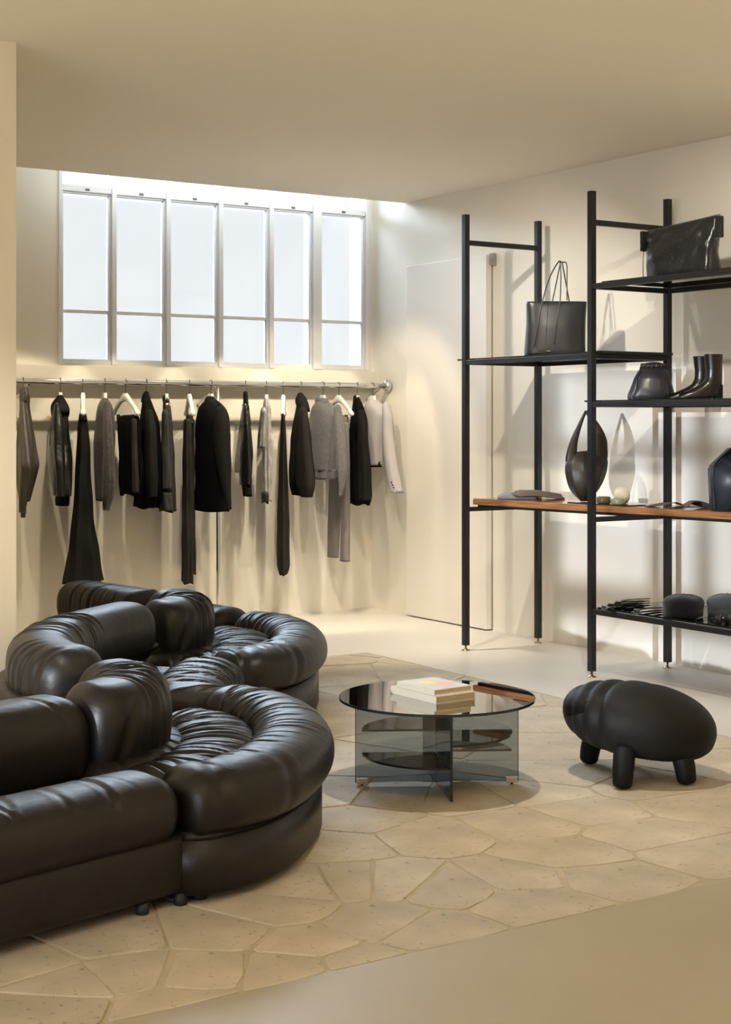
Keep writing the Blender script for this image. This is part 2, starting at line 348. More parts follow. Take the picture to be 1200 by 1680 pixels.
for si, s in enumerate(seeds):
    if not (PX0 < s[0] < PX1 and PY0 < s[1] < PY1): pass
    poly = [(PX0+.01, PY0+.01), (PX1-.01, PY0+.01), (PX1-.01, PY1-.01), (PX0+.01, PY1-.01)]
    for sj, t in enumerate(seeds):
        if sj == si: continue
        dx, dy = t[0]-s[0], t[1]-s[1]; L = math.hypot(dx, dy)
        if L > 2.2: continue
        g = .005+.005*(((si*31+sj*17)+(sj*31+si*17)) % 7)/7
        mx, my = (s[0]+t[0])/2, (s[1]+t[1])/2; nx, ny = dx/L, dy/L
        poly = clip(poly, nx, ny, nx*mx+ny*my-g)
        if len(poly) < 3: break
    if len(poly) < 3: continue
    ar = abs(sum(poly[i][0]*poly[(i+1) % len(poly)][1]-poly[(i+1) % len(poly)][0]*poly[i][1] for i in range(len(poly)))/2)
    if ar < .012: continue
    # soften corners and roughen the outline
    pts = []
    n = len(poly)
    for i in range(n):
        a, b, c = poly[i-1], poly[i], poly[(i+1) % n]
        la = math.dist(a, b); lc = math.dist(b, c); k = min(.014, la*.3, lc*.3)
        pts.append((b[0]+(a[0]-b[0])/la*k, b[1]+(a[1]-b[1])/la*k)); pts.append((b[0]+(c[0]-b[0])/lc*k, b[1]+(c[1]-b[1])/lc*k))
        if lc > .15:
            u = random.uniform(.35, .65); off = random.uniform(-.012, .004); cx, cy = (c[0]-b[0])/lc, (c[1]-b[1])/lc
            pts.append((b[0]+(c[0]-b[0])*u+cy*off*-1, b[1]+(c[1]-b[1])*u+cx*off))
    gx = sum(p[0] for p in pts)/len(pts); gy = sum(p[1] for p in pts)/len(pts)
    loc = [(p[0]-gx, p[1]-gy) for p in pts]; h = random.uniform(-.001, .0015)
    bm = bmesh.new(); lo = [bm.verts.new((x, y, -.03)) for x, y in loc]; mid = [bm.verts.new((x, y, h-.0015)) for x, y in loc]
    hi = [bm.verts.new((x-x/max(.05, math.hypot(x, y))*.004, y-y/max(.05, math.hypot(x, y))*.004, h)) for x, y in loc]
    bm.faces.new(hi); m_ = len(loc)
    for i in range(m_):
        j = (i+1) % m_; bm.faces.new((lo[i], lo[j], mid[j], mid[i])); bm.faces.new((mid[i], mid[j], hi[j], hi[i]))
    fin(bm, 'stone', M['stone'], floor, loc=(gx, gy, 0))

# walls
wr = box('wall_right', XR, XR+.15, -4, YB+.3, -.15, 3.7, M['wall']); tag(wr, 'cream plastered right wall behind the shelving', kind='structure')
W0, _ = onY(93, YB+.03); W1, _ = onY(601, YB+.03); WZ = 1.765
bm = bmesh.new(); bbox(bm, 2.25, XR, YB, YB+.15, -.15, WZ); bbox(bm, 2.25, W0, YB, YB+.15, WZ, 3.7); bbox(bm, W1, XR, YB, YB+.15, WZ, 3.7)
bbox(bm, W0, W1, YB, YB+.15, 3.55, 3.7)
wb = fin(bm, 'wall_back', M['wall']); tag(wb, 'cream back wall under and beside the window', kind='structure')
led = box('window_ledge', 2.25, XR, YB-.10, YB, 1.64, 1.752, M['wall'], wb)
wl = box('wall_left', -4, 2.25, 6.10, YB+.15, -.15, 3.0, M['wall_l']); tag(wl, 'warm sand coloured wall block at the left edge', kind='structure')
wf = box('wall_front', -4, XR, -4.15, -4, -.15, 3.0, M['wall']); tag(wf, 'plain wall behind the viewer', kind='structure')
bm = bmesh.new(); bbox(bm, -4.15, -4, -4, 2.5, -.15, 3.0); bbox(bm, -4.15, -4, 3.42, 6.3, -.15, 3.0); bbox(bm, -4.15, -4, 2.5, 3.42, -.15, 1.27); bbox(bm, -4.15, -4, 2.5, 3.42, 1.90, 3.0)  # opening added to shape the spot's patch on the right wall
bbox(bm, -4.12, -4.05, 2.5, 3.42, 1.42, 1.485); bbox(bm, -4.12, -4.05, 2.5, 3.42, 1.735, 1.765)  # added bars split the patch between wall and floor
ws = fin(bm, 'wall_side', M['wall'])
for (p, q) in (((2.62, 1.49), (2.80, 1.90)), ((2.98, 1.49), (2.86, 1.90)), ((3.10, 1.49), (3.22, 1.75))):  # unseen bars added to break up the light patch
    prism('glazing_bar', [(-4.10, p[0]), (-4.07, p[0]), (-4.07, p[0]+.03), (-4.10, p[0]+.03)], p[1], q[1], M['winframe'], ws); tag(ws, 'plain wall on the street side', kind='structure')
bm = bmesh.new(); bbox(bm, -4.15, XR, -4.15, 9.09, ZC, 3.7); bbox(bm, 2.25, XR, 9.09, YB+.15, 3.62, 3.75)
ce = fin(bm, 'ceiling', M['ceil']); tag(ce, 'plain beige ceiling that stops short of the window', kind='structure')

# window
win = empty('window_1', ((W0+W1)/2, YB+.05, WZ)); tag(win, 'wide grey metal framed window with six tall panes above the clothes rail', kind='structure')
def wpart(name, x0, x1, z0, z1, y0, y1, m, bev=.004):
    cx = (W0+W1)/2; cy = YB+.05
    return box(name, x0-cx, x1-cx, y0-cy, y1-cy, z0-WZ, z1-WZ, m, win, bev)
y0, y1 = YB+.01, YB+.07
cols = [onY(p, YB+.03)[0] for p in (96, 184, 273, 359, 442, 517, 599)]
ZT = 3.55; Z1 = 2.117; Z2 = 2.93
for i, c in enumerate(cols):
    hw = .014 if i in (0, 6) else (.017 if i < 5 else .036)
    wpart('mullion', c-hw, c+hw, WZ, ZT, y0-.02, y1+(.06 if i == 5 else 0), M['winframe'])
for i in range(6):
    a, b = cols[i]+.016, cols[i+1]-.016
    if i == 5: a += .020
    if i == 4: b -= .020
    wpart('bottom_rail', a, b, WZ, WZ+.035, y0, y1, M['winframe'])
    wpart('glazing_bar', a, b, Z1-.011, Z1+.011, y0+.01, y1-.01, M['winframe'])
    wpart('transom', a, b, Z2-.022, Z2+.022, y0-.01, y1, M['winframe'])
    for s0, s1 in ((a, a+.012), (b-.012, b)): wpart('sash_stile', s0, s1, WZ+.035, Z2-.022, y0+.006, y1-.008, M['winframe'], .002)
    wpart('top_rail', a, b, Z2-.034, Z2-.022, y0+.006, y1-.008, M['winframe'], .002)
    wpart('latch', (a+b)/2-.014, (a+b)/2+.014, Z2-.012, Z2+.001, y0-.016, y0-.01, M['wire'], 0)
    for z0_, z1_ in ((WZ+.035, Z1-.011), (Z1+.011, Z2-.034), (Z2+.022, ZT)):
        wpart('pane', a+.012 if z0_ < Z2 else a, b-.012 if z0_ < Z2 else b, z0_, z1_, YB+.035, YB+.041, M['winglass'], 0)

# sliding door panel
dr = empty('door_1', (6.2, 8.5, 0)); tag(dr, 'tall flush cream sliding door panel standing proud of the right wall', kind='structure')
ya, _ = onX(798, 6.205); yb_, _ = onX(667, 6.205)
box('leaf', 0.005, .05, ya-8.5, yb_-8.5, .008, 2.49, M['door'], dr, .003)
box('gap_shadow', .05, .064, ya-8.5+.004, yb_-8.5, .012, 2.47, M['grey_strip'], dr)  # grey filler, its colour stands in for the shadow line behind the leaf
box('bracket', .03, .062, ya-8.5-.035, ya-8.5, 2.42, 2.50, M['grey_strip'], dr, .002)

# ================================================================ SHELVING
SX0, SX1 = 5.575, 6.14; SY = (7.44, 6.30, 5.15)
sh = empty('shelving_unit', (SX0, 6.3, 0), 0, 'tall black steel shelving frame on screw feet along the right wall', 'shelving')
def sp(name, x0, x1, y0, y1, z0, z1, m=M['black_steel'], bev=.002): return box(name, x0-SX0, x1-SX0, y0-6.3, y1-6.3, z0, z1, m, sh, bev)
U = .0175
for y in SY:
    for x in (SX0, SX1):
        up_ = sp('upright', x-U, x+U, y-U, y+U, .032, 2.64)
        f = lathe('levelling_foot', [(.004, .0), (.026, .0), (.026, .004), (.010, .010), (.006, .014), (.006, .034)], M['brass'], up_, (x-SX0, y-6.3, 0), 16)
        # empty drilled holes as small recessed dots on the inner face are too small to pick apart
bars = []
for y in SY: sp('cross_bar', SX0+U, SX1-U, y-.014, y+.014, 2.455, 2.485)
for y in SY[:2]: sp('cross_bar', SX0+U, SX1-U, y-.014, y+.014, 1.730, 1.758)
for y in SY: sp('cross_bar', SX0+U, SX1-U, y-.014, y+.014, .842, .869)
for z in (2.122, 1.480, .358):
    for y in SY[1:]: sp('cross_bar', SX0+U, SX1-U, y-.014, y+.014, z-.014, z+.014)
for x in (SX0, SX1):
    sp('long_bar', x-.014, x+.014, SY[1]+U, SY[0]-U, 1.730, 1.758)
    for z in (2.122, 1.480, .358): sp('long_bar', x-.014, x+.014, SY[2]+U, SY[1]-U, z-.014, z+.014)
# smoked glass shelf plates
def plate(x0, x1, y0, y1, z, t=.010):
    o = sp('glass_shelf', x0, x1, y0, y1, z, z+t, M['smoke'], 0)
    r = .0025
    bm = bmesh.new()
    for (a, b, c, d) in ((x0-r, x0, y0-r, y1+r), (x1, x1+r, y0-r, y1+r), (x0, x1, y0-r, y0), (x0, x1, y1, y1+r)):
        bbox(bm, a-SX0, b-SX0, c-6.3, d-6.3, z, z+t)
    fin(bm, 'polished_edge', M['glass_edge'], o)
plate(5.598, 6.118, 6.90, 7.55, 1.758); plate(5.598, 6.118, 6.24, 6.89, 1.758, .014)
plate(5.598, 6.118, 5.68, 6.38, 1.494); plate(5.598, 6.118, 5.10, 5.67, 1.494)
plate(5.598, 6.118, 5.66, 6.24, 2.136); plate(5.598, 6.118, 5.10, 5.65, 2.136)
plate(5.598, 6.118, 5.98, 6.27, .372); plate(5.598, 6.118, 5.56, 5.96, .372); plate(5.598, 6.118, 5.10, 5.54, .372)
# wooden worktop with a slanting front edge
board = prism('wooden_board', [(5.60, 7.40), (5.93, 5.10), (6.118, 5.10), (6.118, 7.40)], .885, .922, M['wood'], None, .003)
tag(board, 'long walnut board with a slanting front edge lying through the shelving frame', 'worktop')
bf = empty('board_rest', (5.9, 6.3, .869), 0, 'flat black steel strip frame under the walnut board', 'frame')
prism('front_strip', [(5.62-5.9, 7.38-6.3), (5.945-5.9, 5.10-6.3), (5.975-5.9, 5.10-6.3), (5.65-5.9, 7.38-6.3)], 0, .016, M['black_steel'], bf)
box('rear_strip', .18, .21, -1.2, 1.08, 0, .016, M['black_steel'], bf)

# ================================================================ CLOTHES RAIL
YR = 9.28; ZR = 1.643
rail = empty('clothes_rail', (4.9, YR, 0), 0, 'long brushed steel clothes rail under the window', 'clothes rail')
def rl(pts): return [(p[0]-4.9, p[1]-YR, p[2]) for p in pts]
sweep('rail_tube', rl([(2.4, YR, ZR), (4.5, YR, ZR), (6.235, YR, ZR)]), .019, .019, M['chrome'], rail, ds=.2, nphi=16, ex=2, cap=0)
xp, _ = onY(358, YR)
tube('post', rl([(xp, YR, ZR-.015), (xp, YR, .8), (xp, YR, .004)]), .0125, M['chrome'], rail, 12, .2)
lathe('post_foot', [(.03, 0), (.03, .005), (.014, .01), (.013, .03)], M['chrome'], rail, (xp-4.9, 0, 0), 16)
for X in (onY(50, YR)[0], 6.19, 4.86):
    tube('wall_strut', rl([(X, YR+.01, ZR-.012), (X-.02, YR+.11, ZR-.07), (X-.04, YB-.005, ZR-.14)]), .010, M['chrome'], rail, 10, .03)
V = lathe('end_flange', [(.02, 0), (.034, .004), (.040, .02), (.040, .035), (.03, .044), (.02, .046)], M['chrome'], rail, (6.215-4.9, 0, ZR), 20)
V.rotation_euler = (0, PI/2, 0)
lathe('set_screw', [(.006, 0), (.006, .012), (.004, .014)], M['chrome'], rail, (6.235-4.9, -.0, ZR+.038), 10)

# hangers
def hanger(px, al, label, clips=False, drop=0):
    half, dr_, lo_ = (.205, .118, .022) if clips else (.055, .02, .058)
    X, d = onY(px, YR); a = math.radians(al)
    o = empty('coat_hanger', (X, YR, ZR), a-PI/2, label, 'hanger', 'white hangers on the steel rail')
    zt = -.075+drop
    # hook: local x runs along the hanger
    H = [(.0, 0, zt), (.0, 0, zt+.03), (.012, 0, -.012), (.0215, 0, .003), (.015, 0, .019), (0, 0, .0235), (-.015, 0, .019), (-.021, 0, .006)]
    sweep('hook', [H[0], H[1], H[2], H[3], H[4], H[5], H[6], H[7]], .002, .002, M['wire'], o, ds=.006, nphi=6, up=(0, 1, 0), ex=2, cap=0)
    P = []
    for s in range(-10, 11):
        u = s/10; au = abs(u)
        x = half*u; z = zt-lo_-dr_*(au**1.45) - (.0 if au < .12 else 0)
        P.append((x, 0, z))
    A_ = [.012+.004*(1-abs(s/10)) + .006*(abs(s/10) > .85) for s in range(-10, 11)]
    B_ = [.024 if abs(s) <= 1 else (.021 if abs(s) == 2 else .014) for s in range(-10, 11)]
    sweep('shoulder_bar', P, A_, B_, M['hanger'], o, ds=.008, nphi=14, up=(0, 0, 1), ex=2.8, cap=.012)
    nb = box('neck_block', -.022, .022, -.011, .011, zt-lo_-.012, zt+.004, M['hanger'], o, .004)
    for v in nb.data.vertices:
        if v.co.z < zt-.02: v.co.x *= 1.7
    if clips:
        tube('clip_bar', [(-.17, 0, zt-.155), (0, 0, zt-.158), (.17, 0, zt-.155)], .0018, M['wire'], o, 6, .05)
        for s in (-1, 1):
            c = box('clip', s*.115-.006, s*.115+.006, -.011, .011, zt-.195, zt-.135, M['wire'], o, .002)
    return o

def crv(k, L, sg, dep, p0=PI/2, pw=1.6, bend=.02, lo=0, hi=1, jit=.4):
    """k random creases spread over [lo,hi]*L"""
    out = []
    for i in range(k):
        s = L*(lo+(hi-lo)*(i+.5+random.uniform(-jit, jit))/k)
        out.append((s, sg*random.uniform(.7, 1.5), p0+random.uniform(-.5, .5), pw*random.uniform(.6, 1.1), bend*random.uniform(-1, 1.4), dep*random.uniform(.4, 1.2)))
    return out

def loft(name, rows, m, parent, dz=.012, nphi=36, ex=2.2, fold=.05, nf=5, seed=0, close=True, hem=.0, wob=1, dome=.012):
    """rows: (z, cu, cw, a, b) in the local frame of the parent, top to bottom"""
    R = np.array(rows, float); z = R[:, 0]; nn = max(6, int(abs(z[0]-z[-1])/dz)+1)
    zz = np.linspace(z[0], z[-1], nn); o_ = np.argsort(z)
    I = [np.interp(zz, z[o_], R[o_, k]) for k in range(1, 5)]
    def sm(a):
        for _ in range(2 if dome < .011 else 5):
            b = a.copy(); b[1:-1] = .25*a[:-2]+.5*a[1:-1]+.25*a[2:]; a = b
        return a
    cu, cw, a, b = [sm(i) for i in I]
    phi = np.linspace(0, 2*PI, nphi, endpoint=False); c, s = np.cos(phi), np.sin(phi)
    X = np.sign(c)*np.abs(c)**(2/ex); Y = np.sign(s)*np.abs(s)**(2/ex)
    r = np.random.RandomState(seed+3); t = np.linspace(0, 1, nn)[:, None]
    amp = fold*(.35+.9*t)
    fac = np.ones((nn, nphi))
    for k in range(3):
        n_ = nf+k*2; fac += amp*(.55**k)*np.sin(n_*phi[None, :]+r.uniform(0, 6)+wob*r.uniform(-1.5, 1.5)*t+.5*np.sin(5*t+r.uniform(0, 6)))
    fac += fold*.35*np.sin(zz[:, None]*r.uniform(18, 30)+2*np.sin(phi[None, :]+r.uniform(0, 6)))
    V = np.stack([cu[:, None]+a[:, None]*X*fac, cw[:, None]+b[:, None]*Y*fac, zz[:, None]+0*fac], -1)
    if hem: V[-1, :, 2] += hem*np.sin(3*phi+r.uniform(0, 6))
    # hem return and closing rings
    c0 = V[0].mean(0); tops = []
    for f_, h_ in ((.12, 1), (.45, .88), (.72, .66), (.90, .36)):
        q_ = c0+(V[0]-c0)*f_; q_[:, 2] += dome*h_; tops.append(q_[None])
    c1 = V[-1].mean(0); bot = c1+(V[-1]-c1)*.88; bot[:, 2] += .03
    V = np.concatenate(tops+[V, bot[None]])
    n, q = V.shape[:2]; idx = np.arange(n*q).reshape(n, q); i0 = idx[:-1]; i1 = idx[1:]
    F = np.stack([i0, i1, np.roll(i1, -1, 1), np.roll(i0, -1, 1)], -1).reshape(-1, 4).tolist()
    F.append(idx[0].tolist()); F.append(idx[-1][::-1].tolist())
    o = mesh_obj(name, V.reshape(-1, 3).tolist(), F, m, parent)
    at = o.data.attributes.new('around', 'FLOAT', 'POINT'); at.data.foreach_set('value', np.tile((phi-PI/2) % (2*PI), n).astype(np.float32))
    return o

def garment(name, px, al, label, cat, body, grp=None):
    """body: list of (part name, material, half-thickness, w offset, rows(y, xl, xr), options); pixel rows are measured off the photograph"""
    X, d = onY(px, YR); a = math.radians(al)
    o = empty(name, (X, YR, ZR-.08), a-PI/2, label, cat, grp)
    ku = CS*math.sin(a)+SN*math.cos(a); kw = CS*math.cos(a)-SN*math.sin(a); sc = d/FPX
    for i, (pn, m, b, wo, rows, opt) in enumerate(body):
        out = []
        for (y, xl, xr) in rows:
            h = (xr-xl)/2*sc; c = ((xl+xr)/2-px)*sc
            bb = min(b, .78*h/kw); aa = math.sqrt(max(h*h-(bb*kw)**2, 1e-6))/ku
            if aa > .21: aa = .21; bb = math.sqrt(max(h*h-(aa*ku)**2, 1e-6))/kw
            out.append((EYE-(y-688)*sc-(ZR-.08), (c-wo*kw)/ku, wo, aa, bb))
        # keep clear of the wall behind
        out = [(z, max(u, a_-.215), w_, a_, b_) for (z, u, w_, a_, b_) in out]
        op = dict(opt); op.setdefault('dome', .035 if pn == 'sleeve' else .014); loft(pn, out, m, o, seed=px+i*7, **op)
    return o
G = 'clothes hanging on the rail'
L_, K, C, D = M['jacket_leather'], M['black_cloth'], M['blackish'], M['denim']
f0 = dict(fold=.075); f1 = dict(fold=.11, nf=7, hem=.006); f2 = dict(fold=.03)
def HG(px, al, what, **k): return hanger(px, al, 'white wooden hanger holding the '+what, **k)

HG(38, -12, 'taupe leather jacket by the left wall')
garment('leather_jacket', 38, -12, 'taupe leather jacket at the far left end of the rail, cut by the wall', 'jacket', [
    ('body', M['taupe_leather'], .07, 0, [(640,34,50),(655,33,54),(665,34,52),(690,33,57),(725,30,65),(760,28,72),(800,30,60),(822,34,52)], f0),
    ('sleeve', M['taupe_leather'], .04, -.03, [(668,42,53),(700,44,60),(740,46,69),(762,48,74),(785,46,69),(815,42,58),(838,40,52)], f0),
    ('collar', M['taupe_leather'], .04, 0, [(637,36,50),(650,36,54),(660,38,52)], dict(fold=.12, nf=4)),
    ('cuff', M['taupe_leather'], .022, -.02, [(834,40,52),(847,41,49)], f2)])
HG(99, -14, 'black hooded leather jacket')
g = garment('hooded_jacket', 99, -14, 'shiny black leather jacket with a dark hood and pale piping', 'jacket', [
    ('body', L_, .07, 0, [(664,92,106),(675,84,112),(700,79,114),(730,75,117),(760,75,121),(790,82,124),(812,90,123)], f0),
    ('hood', M['blackish'], .055, 0, [(650,93,104),(656,85,107),(664,76,110),(671,70,113),(676,72,114),(684,80,112)], dict(fold=.05, nf=3)),
    ('sleeve', L_, .04, -.045, [(670,97,108),(685,94,113),(705,93,116),(740,96,119),(775,102,122),(810,104,122)], dict(fold=.10, nf=3)),
    ('hem_band', K, .045, 0, [(809,92,121),(818,93,120),(828,94,119)], dict(fold=.03, nf=16))])
X_, d_ = onY(99, YR)
for pl in ([(80,715),(84,745),(93,785),(101,812)], [(88,730),(94,765),(103,800),(108,813)], [(77,722),(81,760),(92,795),(97,811)]):
    a = math.radians(-14); ku = CS*math.sin(a)+SN*math.cos(a); kw = CS*math.cos(a)-SN*math.sin(a); sc = d_/FPX
    P = [(((x-99)*sc+.074*kw)/ku, -.074, EYE-(y-688)*sc-(ZR-.08)) for x, y in pl]
    tube('piping', P, .0016, M['pale_wool'], g, 5, .02)
HG(136, -22, 'black flared trousers', clips=True)
garment('flared_trousers', 136, -22, 'long black trousers flaring widely at the hem', 'trousers', [
    ('legs', C, .045, 0, [(684,129,145),(700,126,147),(740,124,151),(790,121,153),(850,118,157),(905,114,166),(950,111,174)], f1),
    ('waistband', K, .04, 0, [(680,129,144),(692,128,146)], f2)])
HG(172, -10, 'brown grey knitted sweater')
garment('knit_sweater', 172, -10, 'brown-grey heather knitted sweater with long sleeves', 'sweater', [
    ('body', M['knit_brown'], .065, 0, [(655,166,178),(662,161,185),(680,157,190),(720,153,191),(770,153,187),(822,157,182)], f0),
    ('sleeve', M['knit_brown'], .035, -.04, [(666,178,189),(690,179,194),(740,180,199),(780,180,201),(812,178,197),(834,178,188)], f0),
    ('sleeve', M['knit_brown'], .03, .03, [(680,156,164),(730,151,161),(780,151,159),(820,153,159)], f0)])
HG(206, 0, 'black ruffled skirt', clips=True)
garment('gathered_skirt', 206, 0, 'short black gathered skirt with a frayed hem on clips', 'skirt', [
    ('skirt_cloth', K, .05, 0, [(690,194,233),(720,195,235),(760,198,237),(795,199,238),(811,201,237)], dict(fold=.10, nf=13, hem=.008, nphi=72)),
    ('waistband', K, .045, 0, [(684,195,232),(694,194,233)], dict(fold=.04, nf=17, nphi=72)),
    ('side_panel', M['denim'], .018, -.035, [(690,223,232),(730,224,233),(790,225,236),(806,226,236)], f1)])
HG(240, -8, 'black high-collared jacket')
garment('black_jacket', 240, -8, 'plain black jacket with a stand-up collar beside the ruffled skirt', 'jacket', [
    ('body', K, .07, 0, [(656,233,248),(668,233,254),(686,231,262),(720,228,266),(780,222,268),(820,218,268),(832,218,266)], f1),
    ('collar', C, .035, 0, [(645,235,245),(650,232,247),(660,231,248)], f2),
    ('sleeve', C, .045, -.045, [(680,246,260),(700,247,265),(740,249,267),(780,252,269),(812,257,268)], f0)])
HG(273, -14, 'dark pinstriped shirt')
garment('pinstripe_shirt', 273, -14, 'narrow dark grey shirt with fine pinstripes', 'shirt', [
    ('body', M['pin_a'], .055, 0, [(652,267,276),(662,267,280),(700,265,285),(750,264,288),(800,264,290),(838,262,291)], f1),
    ('collar', M['pin_a'], .03, 0, [(650,266,277),(656,264,278),(662,268,279)], f2),
    ('sleeve', M['pin_a'], .03, -.045, [(680,271,283),(740,270,287),(800,268,290)], f0),
    ('cuff', M['pin_a'], .034, -.045, [(806,266,291),(834,267,292)], f0)])
HG(311, -20, 'charcoal jeans', clips=True)
garment('denim_jeans', 311, -20, 'charcoal denim jeans hanging long beside the black blazer', 'jeans', [
    ('leg', D, .04, 0.02, [(690,304,317),(740,301,317),(820,297,313),(900,292,311),(943,289,308)], f1),
    ('leg', D, .035, -.03, [(690,305,319),(740,303,321),(820,303,322),(900,303,322),(952,303,322)], f1),
    ('waistband', D, .04, 0, [(684,305,318),(697,303,320)], f2)])
HG(346, 4, 'large black blazer')
garment('black_blazer', 346, 4, 'large black blazer with a lighter charcoal sleeve in front', 'blazer', [
    ('body', K, .085, 0, [(653,342,352),(659,334,360),(668,326,370),(682,321,378),(710,318,380),(760,318,380),(800,319,378),(838,319,377)], dict(fold=.03, nf=4, hem=.003)),
    ('sleeve', C, .05, -.05, [(675,358,377),(690,355,381),(715,354,383),(750,359,384),(785,367,384),(810,374,385),(832,378,386)], dict(fold=.05, nf=3)),
    ('collar', C, .04, -.01, [(653,338,353),(660,334,357),(668,334,360)], dict(fold=.06, nf=3))])
HG(403, -16, 'black leather bomber jacket')
garment('bomber_jacket', 403, -16, 'narrow glossy black leather bomber jacket with ribbed cuff', 'jacket', [
    ('body', L_, .06, 0, [(662,399,408),(680,395,411),(710,391,414),(745,386,416),(776,385,414)], f0),
    ('collar', M['blackish'], .03, 0, [(645,399,407),(658,399,408),(672,401,410)], f2),
    ('sleeve', L_, .042, -.045, [(672,402,411),(700,400,414),(740,397,417),(775,396,418),(793,398,418)], dict(fold=.10, nf=3)),
    ('cuff', K, .032, -.045, [(790,400,417),(811,404,419)], dict(fold=.03, nf=14))])
HG(437, -20, 'pale faded T-shirt')
garment('faded_tee', 437, -20, 'pale grey faded T-shirt with a torn hem', 'T-shirt', [
    ('body', M['tee'], .045, 0, [(656,433,442),(668,431,445),(700,430,446),(740,430,447),(780,431,448),(806,432,447),(821,434,446)], f1),
    ('sleeve', M['tee'], .035, -.05, [(676,430,440),(700,427,438),(720,425,437),(734,424,436)], f1),
    ('torn_patch', M['denim'], .02, -.052, [(806,433,446),(821,434,446)], f1)])
HG(465, -31, 'long thin pinstriped trousers', clips=True)
garment('pinstripe_trousers', 465, -31, 'long narrow dark pinstriped trousers seen edge-on', 'trousers', [
    ('legs', M['pin_b'], .04, 0, [(681,463,469),(700,461,470),(740,459,471),(790,457,473),(850,455,475),(900,453,474),(930,453,474),(940,458,472)], f0)])
HG(494, -10, 'pinstriped hooded jacket')
garment('hooded_shirt', 494, -10, 'dark brown pinstriped overshirt with a hood', 'jacket', [
    ('body', M['pin_b'], .07, 0, [(664,487,504),(690,482,507),(720,478,511),(760,476,514),(795,477,517),(812,482,514)], f0),
    ('hood', M['blackish'], .055, 0, [(647,488,498),(652,484,503),(660,484,506),(668,487,508),(676,494,509)], dict(fold=.06, nf=3)),
    ('sleeve', M['pin_b'], .045, -.04, [(676,491,506),(700,490,509),(740,487,513),(775,484,517),(798,487,518),(813,497,515)], dict(fold=.06, nf=3))])
HG(530, 4, 'mid-grey mock-neck sweater')
garment('mock_neck_sweater', 530, 4, 'mid-grey fine knit sweater with a mock neck facing the room', 'sweater', [
    ('body', M['knit_grey'], .07, 0, [(661,518,542),(667,511,552),(680,508,560),(710,509,561),(750,513,558),(772,516,555)], dict(fold=.05, nf=8)),
    ('collar', M['knit_grey'], .045, 0, [(655,518,539),(664,516,541)], dict(fold=.01)),
    ('hem_band', M['knit_grey'], .066, 0, [(770,516,555),(786,518,553)], dict(fold=.02, nf=20)),
    ('sleeve', M['knit_grey'], .035, -.04, [(672,549,561),(690,550,565),(730,551,568),(770,555,569),(795,557,566),(812,557,563)], f0)])
HG(556, -4, 'pale grey trousers behind the sweater', clips=True)
garment('grey_trousers', 556, -4, 'straight taupe-grey trousers hanging behind the grey sweater', 'trousers', [
    ('leg', M['grey_trouser'], .03, .03, [(695,546,562),(760,541,561),(850,538,559),(917,537,556)], dict(fold=.04, nf=3)),
    ('leg', M['grey_trouser'], .03, -.02, [(695,560,573),(760,562,575),(850,560,575),(918,559,575)], dict(fold=.04, nf=3)),
    ('waistband', M['grey_trouser'], .035, 0, [(684,548,572),(697,546,573)], f2)])
HG(586, -10, 'black shirt next to the pale blazer')
garment('black_shirt', 586, -10, 'black long-sleeved shirt between grey sweater and pale blazer', 'shirt', [
    ('body', K, .06, 0, [(656,580,592),(666,579,596),(684,576,601),(740,573,604),(790,573,607),(814,574,608),(827,578,604)], f1),
    ('collar', C, .032, 0, [(651,580,590),(656,579,592),(663,581,593)], f2),
    ('sleeve', C, .035, -.04, [(680,587,600),(730,588,605),(780,588,608),(818,590,609)], f0)])
HG(612, 8, 'pale grey cropped blazer')
g = garment('cropped_blazer', 612, 8, 'pale grey cropped blazer at the right end of the rail', 'blazer', [
    ('body', M['pale_wool'], .07, 0, [(655,604,618),(660,601,624),(667,598,634),(680,597,638),(710,598,634),(740,602,630),(763,605,628)], dict(fold=.03, nf=4)),
    ('collar', M['pale_wool'], .04, 0, [(654,603,617),(664,602,622)], dict(fold=.02, nf=3)),
    ('sleeve', M['pale_wool'], .042, -.04, [(668,627,640),(682,628,644),(710,627,645),(745,628,649),(775,633,654),(806,641,661)], dict(fold=.05, nf=3)),
    ('lining', K, .045, 0, [(756,606,627),(766,608,627)], f2)])
X_, d_ = onY(612, YR); sc = d_/FPX; a = math.radians(8); ku = CS*math.sin(a)+SN*math.cos(a); kw = CS*math.cos(a)-SN*math.sin(a)
for (x, y) in ((641.5, 789), (643.5, 793), (645.5, 797)):
    wq = -.085
    bt = lathe('button', [(.0055, 0), (.0055, .003), (.004, .004)], K, g, (((x-612)*sc-wq*kw)/ku, wq, EYE-(y-688)*sc-(ZR-.08)), 10); bt.rotation_euler = (PI/2, 0, 0)

